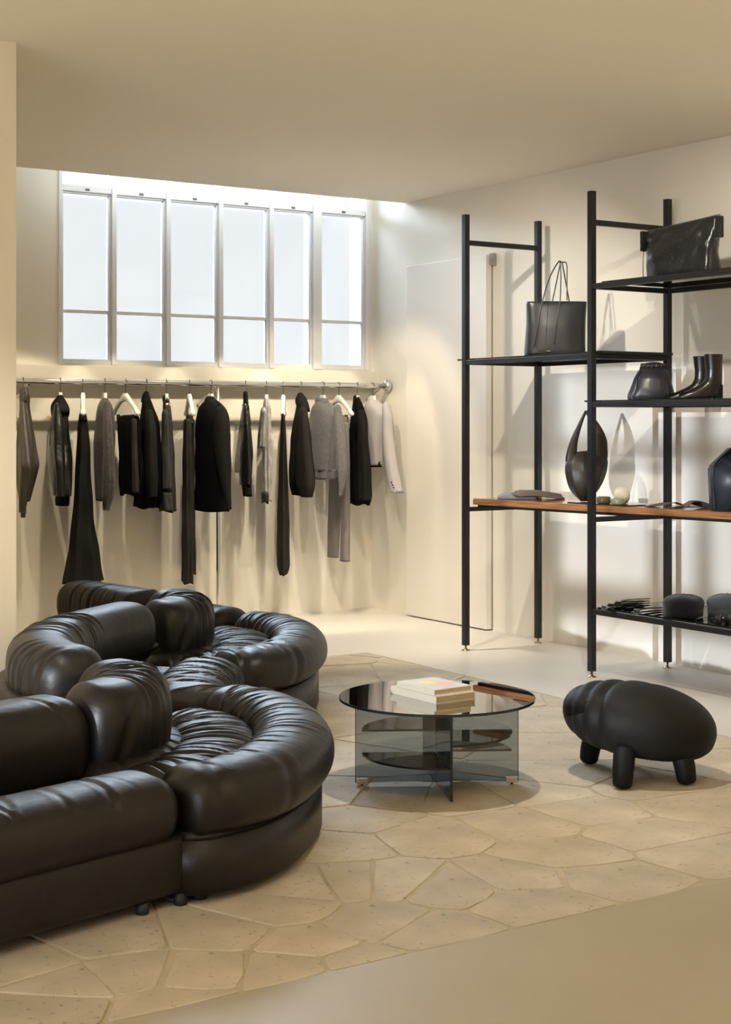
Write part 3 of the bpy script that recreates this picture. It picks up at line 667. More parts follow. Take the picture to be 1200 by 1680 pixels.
# ================================================================ SOFA (five linked modules)
SM = M['sofa']
def cp(pts, z): return [rc(x, d, z) for x, d in pts]
def lenp(P): return sum(math.dist(P[i], P[i+1]) for i in range(len(P)-1))
def roll(name, pts, z, A, B, parent, k=10, dep=.07, sg=.008, p0=PI/2, pw=1.5, lo=0, hi=1, bend=.03, ex=2.4, cap=.09, off=(0, 0), nphi=52, ds=.008, flat=0, extra=None):
    P = [(p[0]+off[0], p[1]+off[1], z) for p in pts]; L = lenp(P)
    cr = crv(k, L, sg, dep, p0, pw, bend, lo, hi)
    if extra: cr += [(s*L, g_, p, w_, b_, d__) for (s, g_, p, w_, b_, d__) in extra]
    return sweep(name, P, A, B, SM, parent, ds=ds, nphi=nphi, ex=ex, cap=cap, creases=cr, flat=flat)
def smooth_closed(pts, n=10):
    P = np.array(pts, float); m_ = len(P); out = []
    for i in range(m_):
        p0, p1, p2, p3 = P[i-1], P[i], P[(i+1) % m_], P[(i+2) % m_]
        for t in np.linspace(0, 1, n, endpoint=False):
            out.append(tuple(.5*((2*p1)+(-p0+p2)*t+(2*p0-5*p1+4*p2-p3)*t*t+(-p0+3*p1-3*p2+p3)*t**3)))
    return out
def sofa_root(x, d, rz, label):
    X, Y, _ = rc(x, d); return empty('sofa_module', (X, Y, 0), -TH+rz, label, 'sofa', 'linked modules of the winding leather sofa')
def foot(parent, x, y, m=None, r=.02, h=.035, name='foot'):
    return lathe(name, [(r*.8, 0), (r, .004), (r, h)], m or M['rubber'], parent, (x, y, 0), 14)
# straight module, local frame: origin at front right corner on the floor, +x along the front, +y towards the back
def straight(x, d, ang, label, L=1.25, mirror=False):
    o = sofa_root(x, d, math.radians(ang), label)
    s = 1 if mirror else -1
    x0, x1 = (0, L) if mirror else (-L, 0)
    bm = bmesh.new(); bbox(bm, x0+.006, x1-.006, .035, .84, .035, .205, .022); fin(bm, 'base', SM, o, True)
    box('seat_deck', x0+.02, x1-.02, .20, .66, .19, .262, SM, o, .02)
    xs = [(x0+.008, .155), ((x0+x1)/2, .150), (x1-.008, .155)]
    roll('front_roll', xs, .276, .155, .102, o, k=13, dep=.06, sg=.008, p0=1.9, pw=1.0, bend=.06)
    xb = [(x0+.008, .71), ((x0+x1)/2, .71), (x1+.105, .71)]
    roll('back_roll', xb, .370, .150, .150, o, k=3, dep=.03, sg=.012, pw=.9, bend=.05, ex=2.8, cap=.12)
    for fx in (x0+.15, x1-.15):
        for fy in (.06, .78): foot(o, fx, fy)
    foot(o, x1-.02 if not mirror else x0+.02, .05)
    return o
straight(-.485, 4.40, 46.6, 'dark leather straight sofa module at the lower left front', 1.5)
straight(-.62, 8.22, 135.5, 'far straight sofa module with its back roll towards the viewer', .80, mirror=False) if False else None

# convex fan module, local frame = camera aligned plan about its pivot (x right, y ahead)
def fan(px_, pd_, rz, label, seed):
    random.seed(seed)
    o = sofa_root(px_, pd_, rz, label)
    ring = [(.26, -.71), (.42, -.60), (.545, -.37), (.60, 0), (.545, .37), (.42, .60), (.26, .71)]
    ring = [(a-0.0, b) for a, b in ring]
    poly = smooth_closed([(.325, -.785), (.495, -.685), (.625, -.44), (.698, 0), (.625, .44), (.495, .685), (.325, .785), (.10, .62), (-.10, .42), (-.06, 0), (-.10, -.42), (.10, -.62)], 8)
    b = prism('base', poly, .03, .205, SM, o, .02, True)
    roll('seat_roll', ring, .276, .140, .105, o, k=26, dep=.13, sg=.0065, p0=PI*.78, pw=1.15, bend=.035, ex=2.3, cap=.08, ds=.006,
         extra=[(.08, .02, 1.5, 2, .02, .05), (.22, .02, 1.2, 2, .03, .04), (.86, .02, 1.4, 2, .02, .05)])
    pad = [(.10, -.50), (.27, -.36), (.335, 0), (.27, .36), (.10, .50)]
    roll('seat_pad', pad, .235, .175, .092, o, k=22, dep=.16, sg=.0075, p0=PI/2, pw=1.4, bend=.05, ex=2.2, cap=.1, ds=.006)
    inn = [(-.06, -.36), (.085, -.23), (.14, 0), (.085, .23), (-.06, .36)]
    roll('inner_roll', inn, .245, .125, .075, o, k=9, dep=.12, sg=.008, p0=.9, pw=1.2, bend=.03, ex=2.2, cap=.06, ds=.006)
    hump = [(-.105, -.285), (-.01, -.185), (.04, 0), (.0, .18), (-.12, .315)]
    roll('back_hump', hump, .388, .145, .160, o, k=11, dep=.085, sg=.0075, p0=1.45, pw=1.2, lo=.30, hi=.75, bend=.03, ex=2.7, cap=.09, ds=.006, nphi=64,
         extra=[(.13, .012, -.35, .5, .04, .06), (.16, .010, .1, .5, .05, .05), (.3, .012, 0, .9, .02, .10)])
    foot(o, .36, -.72); foot(o, .60, -.2); foot(o, .5, .6)
    return o
fan(-.845, 5.19, 0, 'round pleated sofa module with fan seat in the foreground', 21)
fan(-.925, 7.46, math.radians(0), 'round pleated sofa module further back beyond the curved backrest', 22)
# concave module
def concave(label):
    random.seed(5)
    o = sofa_root(-.95, 6.32, 0, label)
    bk = [(-.04, -.80), (-.19, -.65), (-.30, -.40), (-.325, -.08), (-.27, .24), (-.18, .50), (-.09, .73)]
    bk = [(a+.0, b) for a, b in bk]
    roll('back_roll', bk, .435, .140, .140, o, k=15, dep=.075, sg=.008, p0=PI*.62, pw=1.25, lo=.34, hi=.66, bend=.03, ex=2.6, cap=.13, ds=.006,
         extra=[(.08, .012, 2.6, .8, .03, .05), (.13, .012, 2.8, .9, .03, .07), (.17, .010, 2.7, .9, .03, .07), (.21, .010, 2.6, .8, .03, .06)])
    # seat pan lip under the back
    P = [(a-.034, b, .372) for a, b in bk]
    sweep('pan_lip', P, .165, .026, SM, o, ds=.012, nphi=24, ex=3, cap=.05)
    fr = [(.30, -.40), (.25, -.22), (.235, .02), (.25, .26), (.29, .40)]
    roll('front_roll', fr, .270, .165, .095, o, k=12, dep=.15, sg=.008, p0=PI/2, pw=1.4, bend=.07, ex=2.2, cap=.06, ds=.006)
    md = [(.08, -.50), (-.02, -.25), (-.04, .02), (-.02, .30), (.06, .52)]
    roll('seat_pad', md, .245, .20, .060, o, k=10, dep=.1, sg=.009, p0=PI/2, pw=1.4, bend=.05, ex=2.4, cap=.06)
    poly = smooth_closed([(.40, -.36), (.36, -.15), (.345, .02), (.36, .20), (.40, .36), (.16, .52), (-.08, .50), (-.20, .20), (-.22, -.1), (-.14, -.40), (.10, -.55)], 6)
    prism('base', poly, .03, .205, SM, o, .02, True)
    box('back_leg', -.375, -.350, -.20, -.175, 0, .345, M['plaster_white'], o)
    foot(o, .3, -.1); foot(o, -.05, .4)
    return o
concave('curved sofa module with a wide crescent backrest by the left wall')
# far straight module: its back faces the viewer
def far_module():
    random.seed(9)
    o = sofa_root(-1.06, 7.80, math.radians(43), 'far straight sofa module, its long back roll seen over the crescent')
    # local +y runs away along the module, +x towards its seat
    bk = [(0, .05), (0, .40), (0, .80)]
    roll('back_roll', bk, .405, .14, .12, o, k=7, dep=.06, sg=.009, p0=PI/2, pw=1.6, bend=.05, ex=2.6, cap=.08)
    roll('pan_roll', [(0, .05), (0, .40), (0, .78)], .27, .13, .055, o, k=4, dep=.04, cap=.05)
    bm = bmesh.new(); bbox(bm, -.02, .66, .03, .78, .035, .205, .02); fin(bm, 'base', SM, o, True)
    box('seat_deck', .10, .50, .05, .76, .19, .262, SM, o, .02)
    roll('front_roll', [(.55, .05), (.55, .40), (.55, .78)], .285, .14, .10, o, k=5, dep=.05)
    for x, y in ((.05, .1), (.6, .1), (.05, .7), (.6, .7)): foot(o, x, y)
far_module()
random.seed(3)

# ================================================================ COFFEE TABLE
tx, ty, _ = rc(.274, 5.87)
tb = empty('coffee_table', (tx, ty, 0), -TH, 'low round coffee table of smoked glass with crossed panels and quarter shelves', 'table')
aA = math.radians(2.5); aB = math.radians(-83)
def disc(name, r, z0, z1, m, a0=0, a1=2*PI, n=72, parent=tb, inset=0):
    full = abs(a1-a0-2*PI) < 1e-6
    pts = [(r*math.cos(a0+(a1-a0)*k/n), r*math.sin(a0+(a1-a0)*k/n)) for k in range(n if full else n+1)]
    if not full: am = (a0+a1)/2; pts = [(inset*math.cos(am), inset*math.sin(am))]+pts
    return prism(name, pts, z0, z1, m, parent)
top = disc('glass_top', .373, .330, .340, M['table_top'])
bm = bmesh.new()
n = 96
vs = [[bm.verts.new((r*math.cos(2*PI*k/n), r*math.sin(2*PI*k/n), z)) for k in range(n)] for r, z in ((.373, .3302), (.3755, .3302), (.3755, .3398), (.373, .3398))]
for i in range(4):
    for k in range(n): bm.faces.new((vs[i][k], vs[i][(k+1) % n], vs[(i+1) % 4][(k+1) % n], vs[(i+1) % 4][k]))
fin(bm, 'polished_edge', M['glass_edge'], top)
def panel(ang, r0, r1, z0, z1):
    c, s = math.cos(ang), math.sin(ang); t = .005
    P = [(r0*c-s*t, r0*s+c*t), (r0*c+s*t, r0*s-c*t), (r1*c+s*t, r1*s-c*t), (r1*c-s*t, r1*s+c*t)]
    o = prism('glass_panel', P, z0, z1, M['table_panel'], tb)
    r2 = r1+(.002 if r1 > 0 else -.002); Q = [(r1*c+s*t, r1*s-c*t), (r1*c-s*t, r1*s+c*t), (r2*c-s*t, r2*s+c*t), (r2*c+s*t, r2*s-c*t)]
    prism('polished_edge', Q, z0, z1, M['glass_edge'], o)
panel(aA, -.312, .312, .012, .328)
for ang in (aB, aB+PI): panel(ang, .0052, .312, .012, .328)
box('polished_edge', -.314, -.312, -.005, .005, .012, .328, M['glass_edge'], tb).rotation_euler = (0, 0, aA)
Q = [(aB+PI, aA+PI, .204), (aA-PI, aB, .120), (aB, aA, .203), (aA, aB+PI, .124)]
for a0, a1, z in [(aA+PI-2*PI, aB, .120), (aB, aA, .203), (aA, aB+PI, .124), (aB+PI, aA+PI, .204)]:
    e = .02
    q = disc('glass_shelf', .286, z, z+.008, M['smoke'], a0+e, a1-e, 24, tb, .012)
    pts = [(.286*math.cos(a0+e+(a1-a0-2*e)*k/24), .286*math.sin(a0+e+(a1-a0-2*e)*k/24)) for k in range(25)]
    bm = bmesh.new(); R4 = [[bm.verts.new((x*f, y*f, zz)) for x, y in pts] for f, zz in ((1, z), (1.008, z), (1.008, z+.008), (1, z+.008))]
    for i in range(4):
        for k in range(24): bm.faces.new((R4[i][k], R4[i][k+1], R4[(i+1) % 4][k+1], R4[(i+1) % 4][k]))
    fin(bm, 'polished_edge', M['glass_edge'], q)
for ang in (aA, aA+PI, aB+PI):
    c, s = math.cos(ang), math.sin(ang)
    f = box('steel_shoe', -.022, .022, -.009, .009, .006, .030, M['silver'], tb, .002); f.location = (c*.288, s*.288, 0); f.rotation_euler = (0, 0, ang)
    lathe('glide', [(.005, 0), (.005, .008)], M['rubber'], f, (0, 0, 0), 10)

def book(name, cx, cd_, z, ang, L, W, T, label, cover, m_spine):
    X, Y, _ = rc(cx, cd_); o = empty(name, (X, Y, z), -TH+math.radians(ang), label, 'book', 'books on the coffee table')
    box('page_block', -L/2+.0005, L/2-.004, -W/2+.004, W/2-.002, .002, T-.002, M['paper'], o)
    box('back_cover', -L/2, L/2, -W/2, W/2, 0, .003, cover, o, .001)
    box('front_cover', -L/2, L/2, -W/2, W/2, T-.003, T, cover, o, .001)
    bm = bmesh.new(); bbox(bm, -L/2, L/2, W/2-.003, W/2+.001, 0.0, T, .001); fin(bm, 'spine', m_spine, o)
    return o
def blob_cover():
    m = mat('painted_book_cover', (.56, .54, .50), .5); nt = m.node_tree; N = nt.nodes; L = nt.links; p = N['Principled BSDF']
    tc = N.new('ShaderNodeTexCoord'); prev = None
    for (cx, cy, r, c) in ((-.02, .0, .085, (.50, .50, .58)), (-.01, -.02, .05, (.66, .40, .34)), (.03, .01, .035, (.72, .64, .12))):
        ds_ = N.new('ShaderNodeVectorMath'); ds_.operation = 'DISTANCE'; ds_.inputs[1].default_value = (cx, cy, .02)
        ns = N.new('ShaderNodeTexNoise'); ns.inputs['Scale'].default_value = 16; L.new(tc.outputs['Object'], ns.inputs[0])
        L.new(tc.outputs['Object'], ds_.inputs[0]); ad = N.new('ShaderNodeMath'); ad.operation = 'MULTIPLY_ADD'; ad.inputs[1].default_value = .09; L.new(ns.outputs['Fac'], ad.inputs[0]); L.new(ds_.outputs['Value'], ad.inputs[2])
        mr = N.new('ShaderNodeMapRange'); mr.inputs['From Min'].default_value = r+.06; mr.inputs['From Max'].default_value = r+.02; L.new(ad.outputs[0], mr.inputs[0])
        mx = N.new('ShaderNodeMix'); mx.data_type = 'RGBA'; L.new(mr.outputs[0], mx.inputs[0])
        if prev is None: mx.inputs[6].default_value = (.56, .54, .50, 1)
        else: L.new(prev, mx.inputs[6])
        mx.inputs[7].default_value = (*c, 1); prev = mx.outputs[2]
    L.new(prev, p.inputs['Base Color']); return m
# long side runs away to the left: local +x along the length
book('art_book', .258, 5.87, .340, -54.5+180, .285, .19, .028, 'thick ivory book with tan page edges at the bottom of the pile', M['cover'], M['cover'])
book('art_book', .262, 5.865, .368, -54.5+180, .235, .18, .022, 'thinner book on top with a faint rainbow blot on its white cover', blob_cover(), M['cover'])

# ================================================================ STOOL
stx, sty, _ = rc(1.077, 6.03)
st = empty('ribbed_stool', (stx, sty, 0), -TH, 'low black puffed shell-shaped stool on four stubby legs', 'stool')
def shell():
    nu, nv = 128, 72; V = []
    U_, V_ = np.meshgrid(np.linspace(0, 2*PI, nu, endpoint=False), np.linspace(-PI/2+.001, PI/2-.001, nv))
    cu = np.cos(U_); su = np.sin(U_); cv = np.cos(V_); sv = np.sin(V_)
    def se(c, e): return np.sign(c)*np.abs(c)**e
    tt_ = np.clip((sv+.6)/1.0, 0, 1); ee = .52+.30*tt_*tt_*(3-2*tt_); X = se(cv, ee)*cu; Y = se(cv, ee)*su; Z = se(sv, .95)
    a = math.radians(-18); ca, sa = math.cos(a), math.sin(a)
    xn = X*ca-Y*sa*.85; yn = X*sa*.85+Y*ca            # turned unit footprint
    p = .90*xn-.44*yn                                 # grooves are upright cuts, wider apart to the right
    g = np.zeros_like(X)
    for pk, w_, dp in ((-.74, .05, .06), (-.52, .055, .085), (-.27, .065, .09), (.08, .09, .06), (.56, .06, .03)):
        m_ = np.clip((Z+1.0)/.6, .25, 1)*(1 if pk < 0 else np.clip(yn*1.6, 0, 1))
        m_ = m_*np.clip(1.15-.55*np.clip(Z, 0, 1)*np.clip(yn+.3, 0, 1)*0, .3, 1)
        g += dp*m_*np.exp(-np.abs(p-pk)/w_)
    fac = 1-g+.006*np.sin(70*U_+6*np.sin(3*U_))*np.clip(-(Z+.15)*3, 0, 1)
    X, Y, Z = X*fac, Y*fac, Z*fac
    Z = np.where(Z < 0, Z*.86, Z)
    x = X*.300; y = Y*.255; z = Z*.150
    xr = x*ca-y*sa; yr = x*sa+y*ca
    z = z-xr*.12+.215
    P = np.stack([xr, yr, z], -1).reshape(-1, 3); idx = np.arange(nu*nv).reshape(nv, nu)
    F = np.stack([idx[:-1], np.roll(idx[:-1], -1, 1), np.roll(idx[1:], -1, 1), idx[1:]], -1).reshape(-1, 4).tolist()
    F.append(idx[0][::-1].tolist()); F.append(idx[-1].tolist())
    return mesh_obj('cushion', P.tolist(), F, M['stool'], st)
shell()
for (x, d) in ((-.170, .20), (-.105, -.235), (.155, -.165), (-.028, .19)):
    tx_, ty_ = x*.82, d*.80
    sweep('leg', [(x, d, 0), (x*.95, d*.95, .07), (tx_, ty_, .16)], [.036, .041, .043], [.036, .041, .043], M['stool_leg'], st, ds=.006, nphi=24, up=(.3, .95, 0), ex=2, cap=.022)

# ================================================================ GOODS ON THE SHELVES
def item(name, px, X, z, label, cat, rz=0, grp=None):
    Y, d = onX(px, X); o = empty(name, (X, Y, z), -TH+rz, label, cat, grp); return o, d/FPX
def rows_px(rows, px, ybase, sc, b): return [(-(y-ybase)*sc, ((xl+xr)/2-px)*sc, 0, (xr-xl)/2*sc, bb) for (y, xl, xr, bb) in rows]
# tote
o, sc = item('tote_bag', 912, 5.80, 1.772, 'large black pebbled leather tote with four thin straps on the upper left shelf', 'bag')
yb = 688-(1.772-EYE)/sc
body = loft('body', [(z, cu, cw, a_, b_) for (z, cu, cw, a_, b_) in rows_px([(yb-88, 864, 963, .045), (yb-86, 864, 963, .050), (yb-50, 864, 961, .068), (yb-20, 862, 960, .075), (yb-4, 860, 961, .078), (yb, 861, 960, .074)], 912, yb, sc, 0)], M['bag_leather'], o, ex=3.0, fold=.012, nf=4, nphi=80, dome=.002)
tb_top = 88*sc
def strap(pts, y, r=.0028, name='strap', par=None):
    P = [((x-912)*sc, y if not isinstance(y, (list, tuple)) else y[i], (yb-py)*sc) for i, (x, py) in enumerate(pts)]
    return sweep(name, P, r*1.3, r, M['bag_leather'], par or o, ds=.01, nphi=6, up=(0, 1, 0), ex=2.5, cap=0)
strap([(874, yb-14), (880, yb-45), (888, yb-86), (902, yb-128), (917, yb-154), (921, yb-153)], [-.082, -.079, -.062, -.02, 0, 0])
strap([(907, yb-18), (912, yb-55), (917, yb-86), (920, yb-128), (920, yb-153)], [-.084, -.08, -.062, -.02, 0])
strap([(907, yb-84), (914, yb-120), (920, yb-152)], [.04, .02, 0])
strap([(937, yb-84), (930, yb-118), (923, yb-152)], [.04, .02, 0])
strap([(929, yb-90), (930, yb-120), (930, yb-150), (923, yb-153), (918, yb-153)], [-.04, -.02, 0, 0, 0])
sweep('centre_seam', [((893-912)*sc, -.0735, .012), ((895-912)*sc, -.0705, .15), ((898-912)*sc, -.0515, 88*sc-.01)], .0014, .0014, M['glass_edge'], o, nphi=6, up=(0, 1, 0), ex=2, cap=0)
box('stamped_label', (894-912)*sc, (901-912)*sc, -.0825, -.080, .021, .025, M['silver'], o)
# crumpled holdall on the top shelf
Yc, dcl = onX(1121, 5.76); o = empty('crumpled_holdall', (5.76, Yc, 2.146), -PI/2, 'shiny crumpled black leather holdall on the topmost shelf at the right', 'bag')
hw = .225
b = loft('body', [(.270, 0, 0, hw+.045, .030), (.262, 0, 0, hw+.045, .040), (.20, 0, 0, hw+.02, .065), (.10, 0, 0, hw-.005, .085), (.03, 0, 0, hw-.005, .092), (.004, 0, 0, hw, .085), (0, 0, 0, hw-.01, .08)], M['crumpled'], o, ex=3.6, fold=.035, nf=5, nphi=96, dz=.008, dome=.004)
me = b.data
for v in me.vertices:
    x, y, z = v.co; q = Vector((x*7, y*9, z*8))
    from mathutils import noise as _n
    k = _n.noise(q)*.030+_n.noise(q*2.3)*.012; s = -1 if y < 0 else 1
    v.co.y += k*s*(min(z, .2)*6 if z < .16 else 1)*.8; v.co.z += .018*(x/.27) if z > .2 else 0
tube('zip', [(-.26, 0, .262), (0, 0, .276), (.26, 0, .292)], .006, M['wire'], o, 8, .03)
for s in (-1, 1):
    t = box('end_tab', s*.268-.010*1, s*.268+.012, -.045, .012, .275-.11+.012*s, .275+.012*s, M['crumpled'], o, .008)
tube('zip_pull', [(.275, -.05, .27), (.272, -.052, .23), (.268, -.052, .20)], .002, M['silver'], o, 6, .02)
tube('hanging_cord', [(-.262, -.03, .165), (-.256, -.04, .09), (-.25, -.045, .004)], .0022, M['crumpled'], o, 6, .02)
# drawstring pouch
o, sc = item('drawstring_pouch', 1067, 5.80, 1.504, 'soft black drawstring pouch on the middle shelf', 'pouch')
yb = 656
loft('body', rows_px([(602, 1053, 1092, .032), (608, 1048, 1095, .045), (620, 1042, 1099, .07), (640, 1036, 1103, .085), (651, 1032, 1106, .085), (656, 1034, 1104, .075)], 1067, yb, sc, 0), M['bag_leather'], o, ex=2.4, fold=.04, nf=6, dz=.006)
loft('gathered_neck', rows_px([(597, 1058, 1089, .022), (600, 1055, 1093, .034), (603, 1054, 1093, .030), (605, 1052, 1093, .036)], 1067, yb, sc, 0), M['bag_leather'], o, ex=2.2, fold=.08, nf=17, nphi=96, dz=.002)
tube('drawstring', [((1050-1067)*sc, -.045, 48*sc), ((1043-1067)*sc, -.075, 34*sc), ((1040-1067)*sc, -.09, 20*sc)], .002, K, o, 6, .01)
# boots
def boot(px, X, label):
    o, sc = item('ankle_boot', px, X, 1.504, label, 'boot', 0, 'pair of ankle boots')
    P = [(.062, 0, .232), (.060, 0, .16), (.055, 0, .105), (.030, 0, .062), (-.03, 0, .036), (-.085, 0, .022), (-.108, 0, .018)]
    sweep('upper', P, [.036, .034, .033, .034, .037, .030, .020], [.047, .044, .043, .046, .032, .021, .015], M['boot'], o, ds=.004, nphi=36, up=(0, 1, 0), ex=2.2, cap=.012) if False else None
    rows = [(.232, .060, 0, .048, .040), (.225, .060, 0, .047, .040), (.15, .064, 0, .042, .036), (.11, .063, 0, .043, .035), (.085, .056, 0, .050, .034), (.065, .040, 0, .066, .034), (.048, .020, 0, .085, .035), (.030, .000, 0, .104, .037), (.014, -.012, 0, .112, .037), (.006, -.020, 0, .104, .034)]
    loft('upper', rows, M['boot'], o, ex=2.2, fold=.008, nf=3, dz=.004, nphi=40, dome=-.02)
    box('heel', .062, .104, -.026, .026, 0, .075, K, o, .004)
    box('sole', -.118, .045, -.028, .028, 0, .006, K, o, .002)
    return o
boot(1134, 5.92, 'dark leather ankle boot standing behind its pair, nearer the wall')
boot(1152, 5.78, 'glossy dark ankle boot with block heel, front one of the pair')
# hobo bag
o, sc = item('hobo_bag', 962, 5.86, .928, 'dark brown crescent hobo bag with a looped handle on the walnut board', 'bag')
yb = 826
loft('body', rows_px([(746, 944, 993, .018), (751, 936, 996, .034), (762, 928, 998, .060), (776, 927, 996, .075), (790, 930, 991, .078), (803, 934, 984, .072), (814, 941, 976, .058), (821, 949, 969, .042), (825, 953, 964, .03)], 962, yb, sc, 0), M['hobo'], o, ex=2.1, fold=.02, nf=9, dz=.006, nphi=72)
def horn(pts, rs, nm):
    P = [((x-962)*sc, 0, (yb-y)*sc) for x, y in pts]
    sweep(nm, P, [r*sc for r in rs], [max(.006, r*sc*.55) for r in rs], M['hobo'], o, ds=.006, nphi=20, up=(0, 1, 0), ex=2.2, cap=0)
horn([(939, 772), (938, 752), (942, 728), (950, 705), (957, 688), (962, 677)], [10, 9.5, 6.5, 4, 2.6, 2.2], 'handle')
horn([(983, 772), (983, 748), (983, 726), (978, 706), (970, 689), (962, 677)], [13, 15, 13.5, 9, 4.5, 2.2], 'handle')
# display tray, jars and vase
trY0, _ = onX(940, 5.80); trY1, _ = onX(1040, 5.84)
tr = box('display_tray', 5.76, 5.93, trY1, trY0, .922, .928, M['glass_edge'], None, .001); tag(tr, 'thin black tray on the walnut board under the hobo bag and jars', 'tray')
def small(name, px, X, prof, m, label, cat, z=.928, n=32):
    Y, d = onX(px, X); o = lathe(name, prof, m, None, (X, Y, z), n); return tag(o, label, cat)
small('glass_jar', 991, 5.82, [(.02, 0), (.037, .001), (.040, .006), (.040, .034), (.037, .038), (.032, .037), (.030, .012)], M['olive_glass'], 'squat olive-brown glass jar on the black tray beside the post', 'jar')
small('glass_jar', 1014, 5.80, [(.02, 0), (.034, .001), (.037, .006), (.037, .030), (.034, .034), (.030, .033), (.028, .012)], M['green_glass'], 'squat clear greenish glass jar in front of the round vase', 'jar')
small('round_vase', 1021, 5.90, [(.018, 0), (.030, .005), (.042, .022), (.047, .045), (.043, .066), (.031, .082), (.017, .090), (.014, .090), (.013, .075)], M['vase'], 'small round cream ceramic vase behind the glass jars', 'vase')
# folded garments on the board
o, sc = item('folded_cloth', 868, 5.86, .922, 'grey folded cloth lying under the brown one on the board', 'garment', math.radians(-6)); 
loft('body', [(.030, -.075, 0, .09, .09), (.024, -.07, 0, .115, .11), (.010, -.065, 0, .125, .12), (0, -.065, 0, .12, .115)], M['grey_fold'], o, ex=3, fold=.03, nf=4, dz=.004, dome=.004)
o, sc = item('folded_cloth', 880, 5.86, .922, 'brown folded suede garment at the left end of the walnut board', 'garment', math.radians(4))
b = loft('body', [(.050, 0, 0, .10, .08), (.046, 0, 0, .135, .10), (.034, .005, 0, .155, .12), (.026, .01, 0, .158, .125), (.022, .012, 0, .15, .12)], M['brown_suede'], o, ex=2.6, fold=.03, nf=4, dz=.003, dome=.006)
for v in b.data.vertices:
    x = v.co.x; v.co.z = v.co.z-.018*max(0, x/.15)-(.004 if x < -.1 else 0) if x < .06 else v.co.z-.020*max(0, x/.15)
    v.co.z = max(v.co.z, .001) if x > .07 else v.co.z
# leather gloves / hides on the right of the board
def hide(name, px, X, L, W, m, label, seed, z=.922, h=.03, rz=0):
    o, sc = item(name, px, X, z, label, 'leather goods', rz)
    n, k = 30, 14; V = []; r = random.Random(seed); ph = [r.uniform(0, 6) for _ in range(6)]
    for i in range(n):
        for j in range(k):
            u = i/(n-1); v_ = j/(k-1)
            e = min(1, 4*u, 4*(1-u)); x = (u-.5)*L; y = (v_-.5)*W*(.65+.35*math.sin(3*u+ph[0]))
            zz = .004+h*e*(.45+.35*math.sin(5*u+ph[1]+1.5*v_)+.2*math.sin(3*v_+ph[2]))*.8
            V.append((x, y+.01*math.sin(7*u+ph[3]), max(.003, zz)))
    F = [(i*k+j, (i+1)*k+j, (i+1)*k+j+1, i*k+j+1) for i in range(n-1) for j in range(k-1)]
    q = mesh_obj('leather_piece', V, F, m, o); md = q.modifiers.new('thickness', 'SOLIDIFY'); md.thickness = .003; md.offset = -1
    return o
hide('leather_sheet', 1092, 5.97, .23, .14, M['brown_hide'], 'rumpled brown leather piece lying on the board, left of two', 3, h=.032)
hide('leather_sheet', 1147, 6.00, .20, .14, M['brown_suede'], 'rumpled dark brown leather piece beside the blue-black bag', 8, h=.05)
hide('leather_sheet', 1130, 5.91, .22, .05, M['navy'], 'flat navy leather piece at the front edge below the brown ones', 5, h=.014)
# house-shaped bag
o, sc = item('angular_bag', 1206, 5.98, .922, 'blue-black angular bag with a sloping top at the right edge of the photograph', 'bag')
yb = 842
prof = [(1168, yb), (1165, 770), (1200, 737), (1240, 742), (1243, yb)]
poly = [((x-1206)*sc, (yb-y)*sc) for x, y in prof]
bm = bmesh.new(); t_ = .06
fr = [bm.verts.new((x, -t_, z)) for x, z in poly]; bk = [bm.verts.new((x, t_, z)) for x, z in poly]
bm.faces.new(fr); bm.faces.new(bk[::-1])
for i in range(5): bm.faces.new((fr[i], bk[i], bk[(i+1) % 5], fr[(i+1) % 5]))
bmesh.ops.bevel(bm, geom=list(bm.edges), offset=.010, segments=3, affect='EDGES')
fin(bm, 'body', M['house_bag'], o, True)
tube('edge_piping', [(poly[0][0]+.01, -t_-.001, .01), (poly[1][0]+.01, -t_-.001, poly[1][1]), (poly[2][0], -t_-.001, poly[2][1]-.012)], .002, K, o, 6, .01)
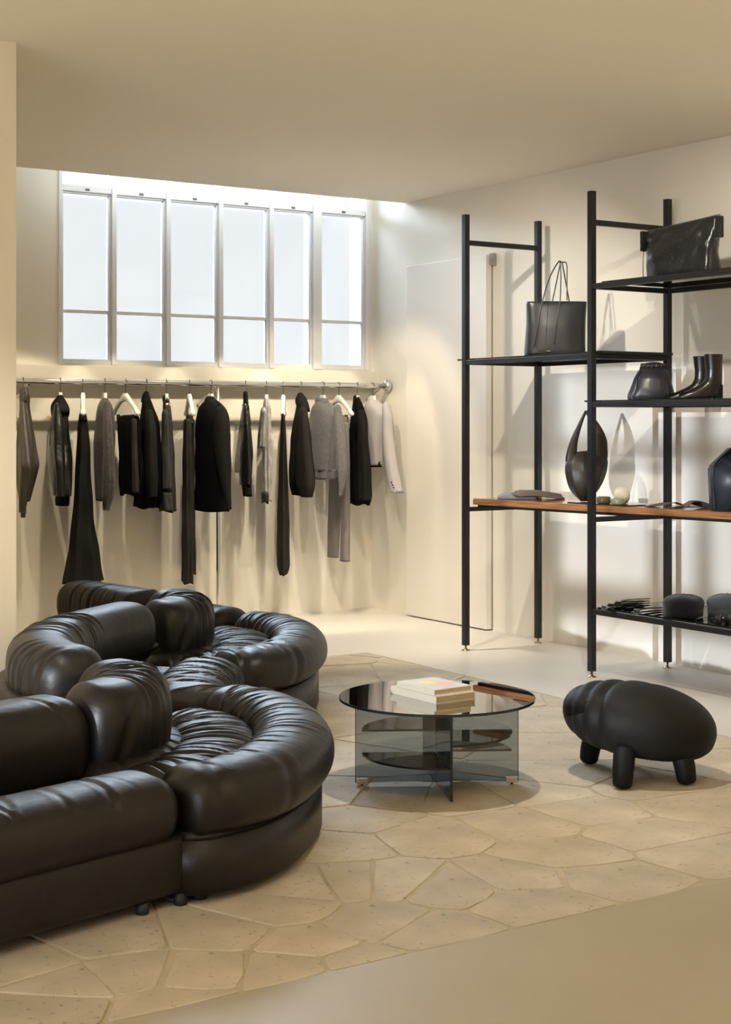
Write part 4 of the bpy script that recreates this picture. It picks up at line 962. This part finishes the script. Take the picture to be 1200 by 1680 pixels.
# caps
def cap_(px, X, m, label, s=1):
    Y, d = onX(px, X); o = empty('sailor_cap', (X, Y, .382), -TH, label, 'cap')
    q = lathe('crown', [(.094*s, .0), (.098*s, .02), (.104*s, .052), (.108*s, .070), (.105*s, .082), (.094*s, .094), (.072*s, .104), (.04*s, .111), (.01, .113)], m, o, None, 48)
    for v in q.data.vertices:
        a = math.atan2(v.co.y, v.co.x); v.co.z *= 1+.03*math.sin(3*a+1); v.co.x *= 1+.02*math.sin(2*a)
    lathe('head_band', [(.092*s, .0), (.099*s, .001), (.1025*s, .042), (.098*s, .046)], m, o, None, 48)
    lathe('crown_button', [(.008, 0), (.006, .005), (.002, .007)], m, o, (0, 0, .112), 12)
cap_(1122, 5.70, M['cap_dark'], 'charcoal felt brimless cap on the lowest shelf')
cap_(1194, 5.90, M['cap_grey'], 'grey felt brimless cap on the lowest shelf at the right edge')
# belts laid in bundles
def belt(px, X, L, k, label, z=.382, rz=0, m=None):
    Y, d = onX(px, X); o = empty('leather_belt', (X, Y, z), -TH+rz, label, 'belt', 'belts on the lowest shelf')
    r = random.Random(k)
    P = [(-L/2+.01, 0, .010), (-L/2-.002, 0, .016), (-L/2+.012, 0, .022), (-.02, .004, .024), (L/2, -.004, .018)]
    sweep('strap', P, .014, .0022, m or K, o, ds=.01, nphi=8, ex=4, cap=0)
    sweep('strap', [(-L/2+.01, 0, .009), (0, .003, .006), (L/2, 0, .005)], .014, .0022, m or K, o, ds=.01, nphi=8, ex=4, cap=0)
    box('buckle', -L/2-.010, -L/2+.006, -.016, .016, .004, .026, M['silver'], o, .002)
for i, (px, X, rz, lb) in enumerate(((1020, 5.66, 38, 'folded black belt nearest the front of the lowest shelf'), (1030, 5.76, 40, 'folded dark belt in the middle of the bundle'),
                                (1040, 5.86, 42, 'folded dark belt at the rear of the bundle'), (1066, 5.66, 40, 'short folded belt with bright buckle beside the charcoal cap'))):
    belt(px, X, .26 if i < 3 else .20, i, lb, rz=math.radians(rz), m=M['brown_hide'] if i == 2 else None)
# sunglasses at the right edge
Y, d = onX(1186, 5.66); o = empty('sunglasses', (5.66, Y, .382), -TH+.6, 'black sunglasses with a silver hinge in front of the grey cap', 'sunglasses')
for s in (-1, 1):
    q = lathe('lens', [(.004, 0), (.026, .001), (.026, .004), (.004, .005)], M['glass_edge'], o, (s*.032, -.002, .024), 24); q.rotation_euler = (PI/2, 0, 0)
    tube('temple', [(s*.062, 0, .03), (s*.063, .07, .028), (s*.058, .135, .006)], .003, M['glass_edge'], o, 6, .02)
box('bridge', -.012, .012, -.004, .002, .026, .032, M['silver'], o, .001)
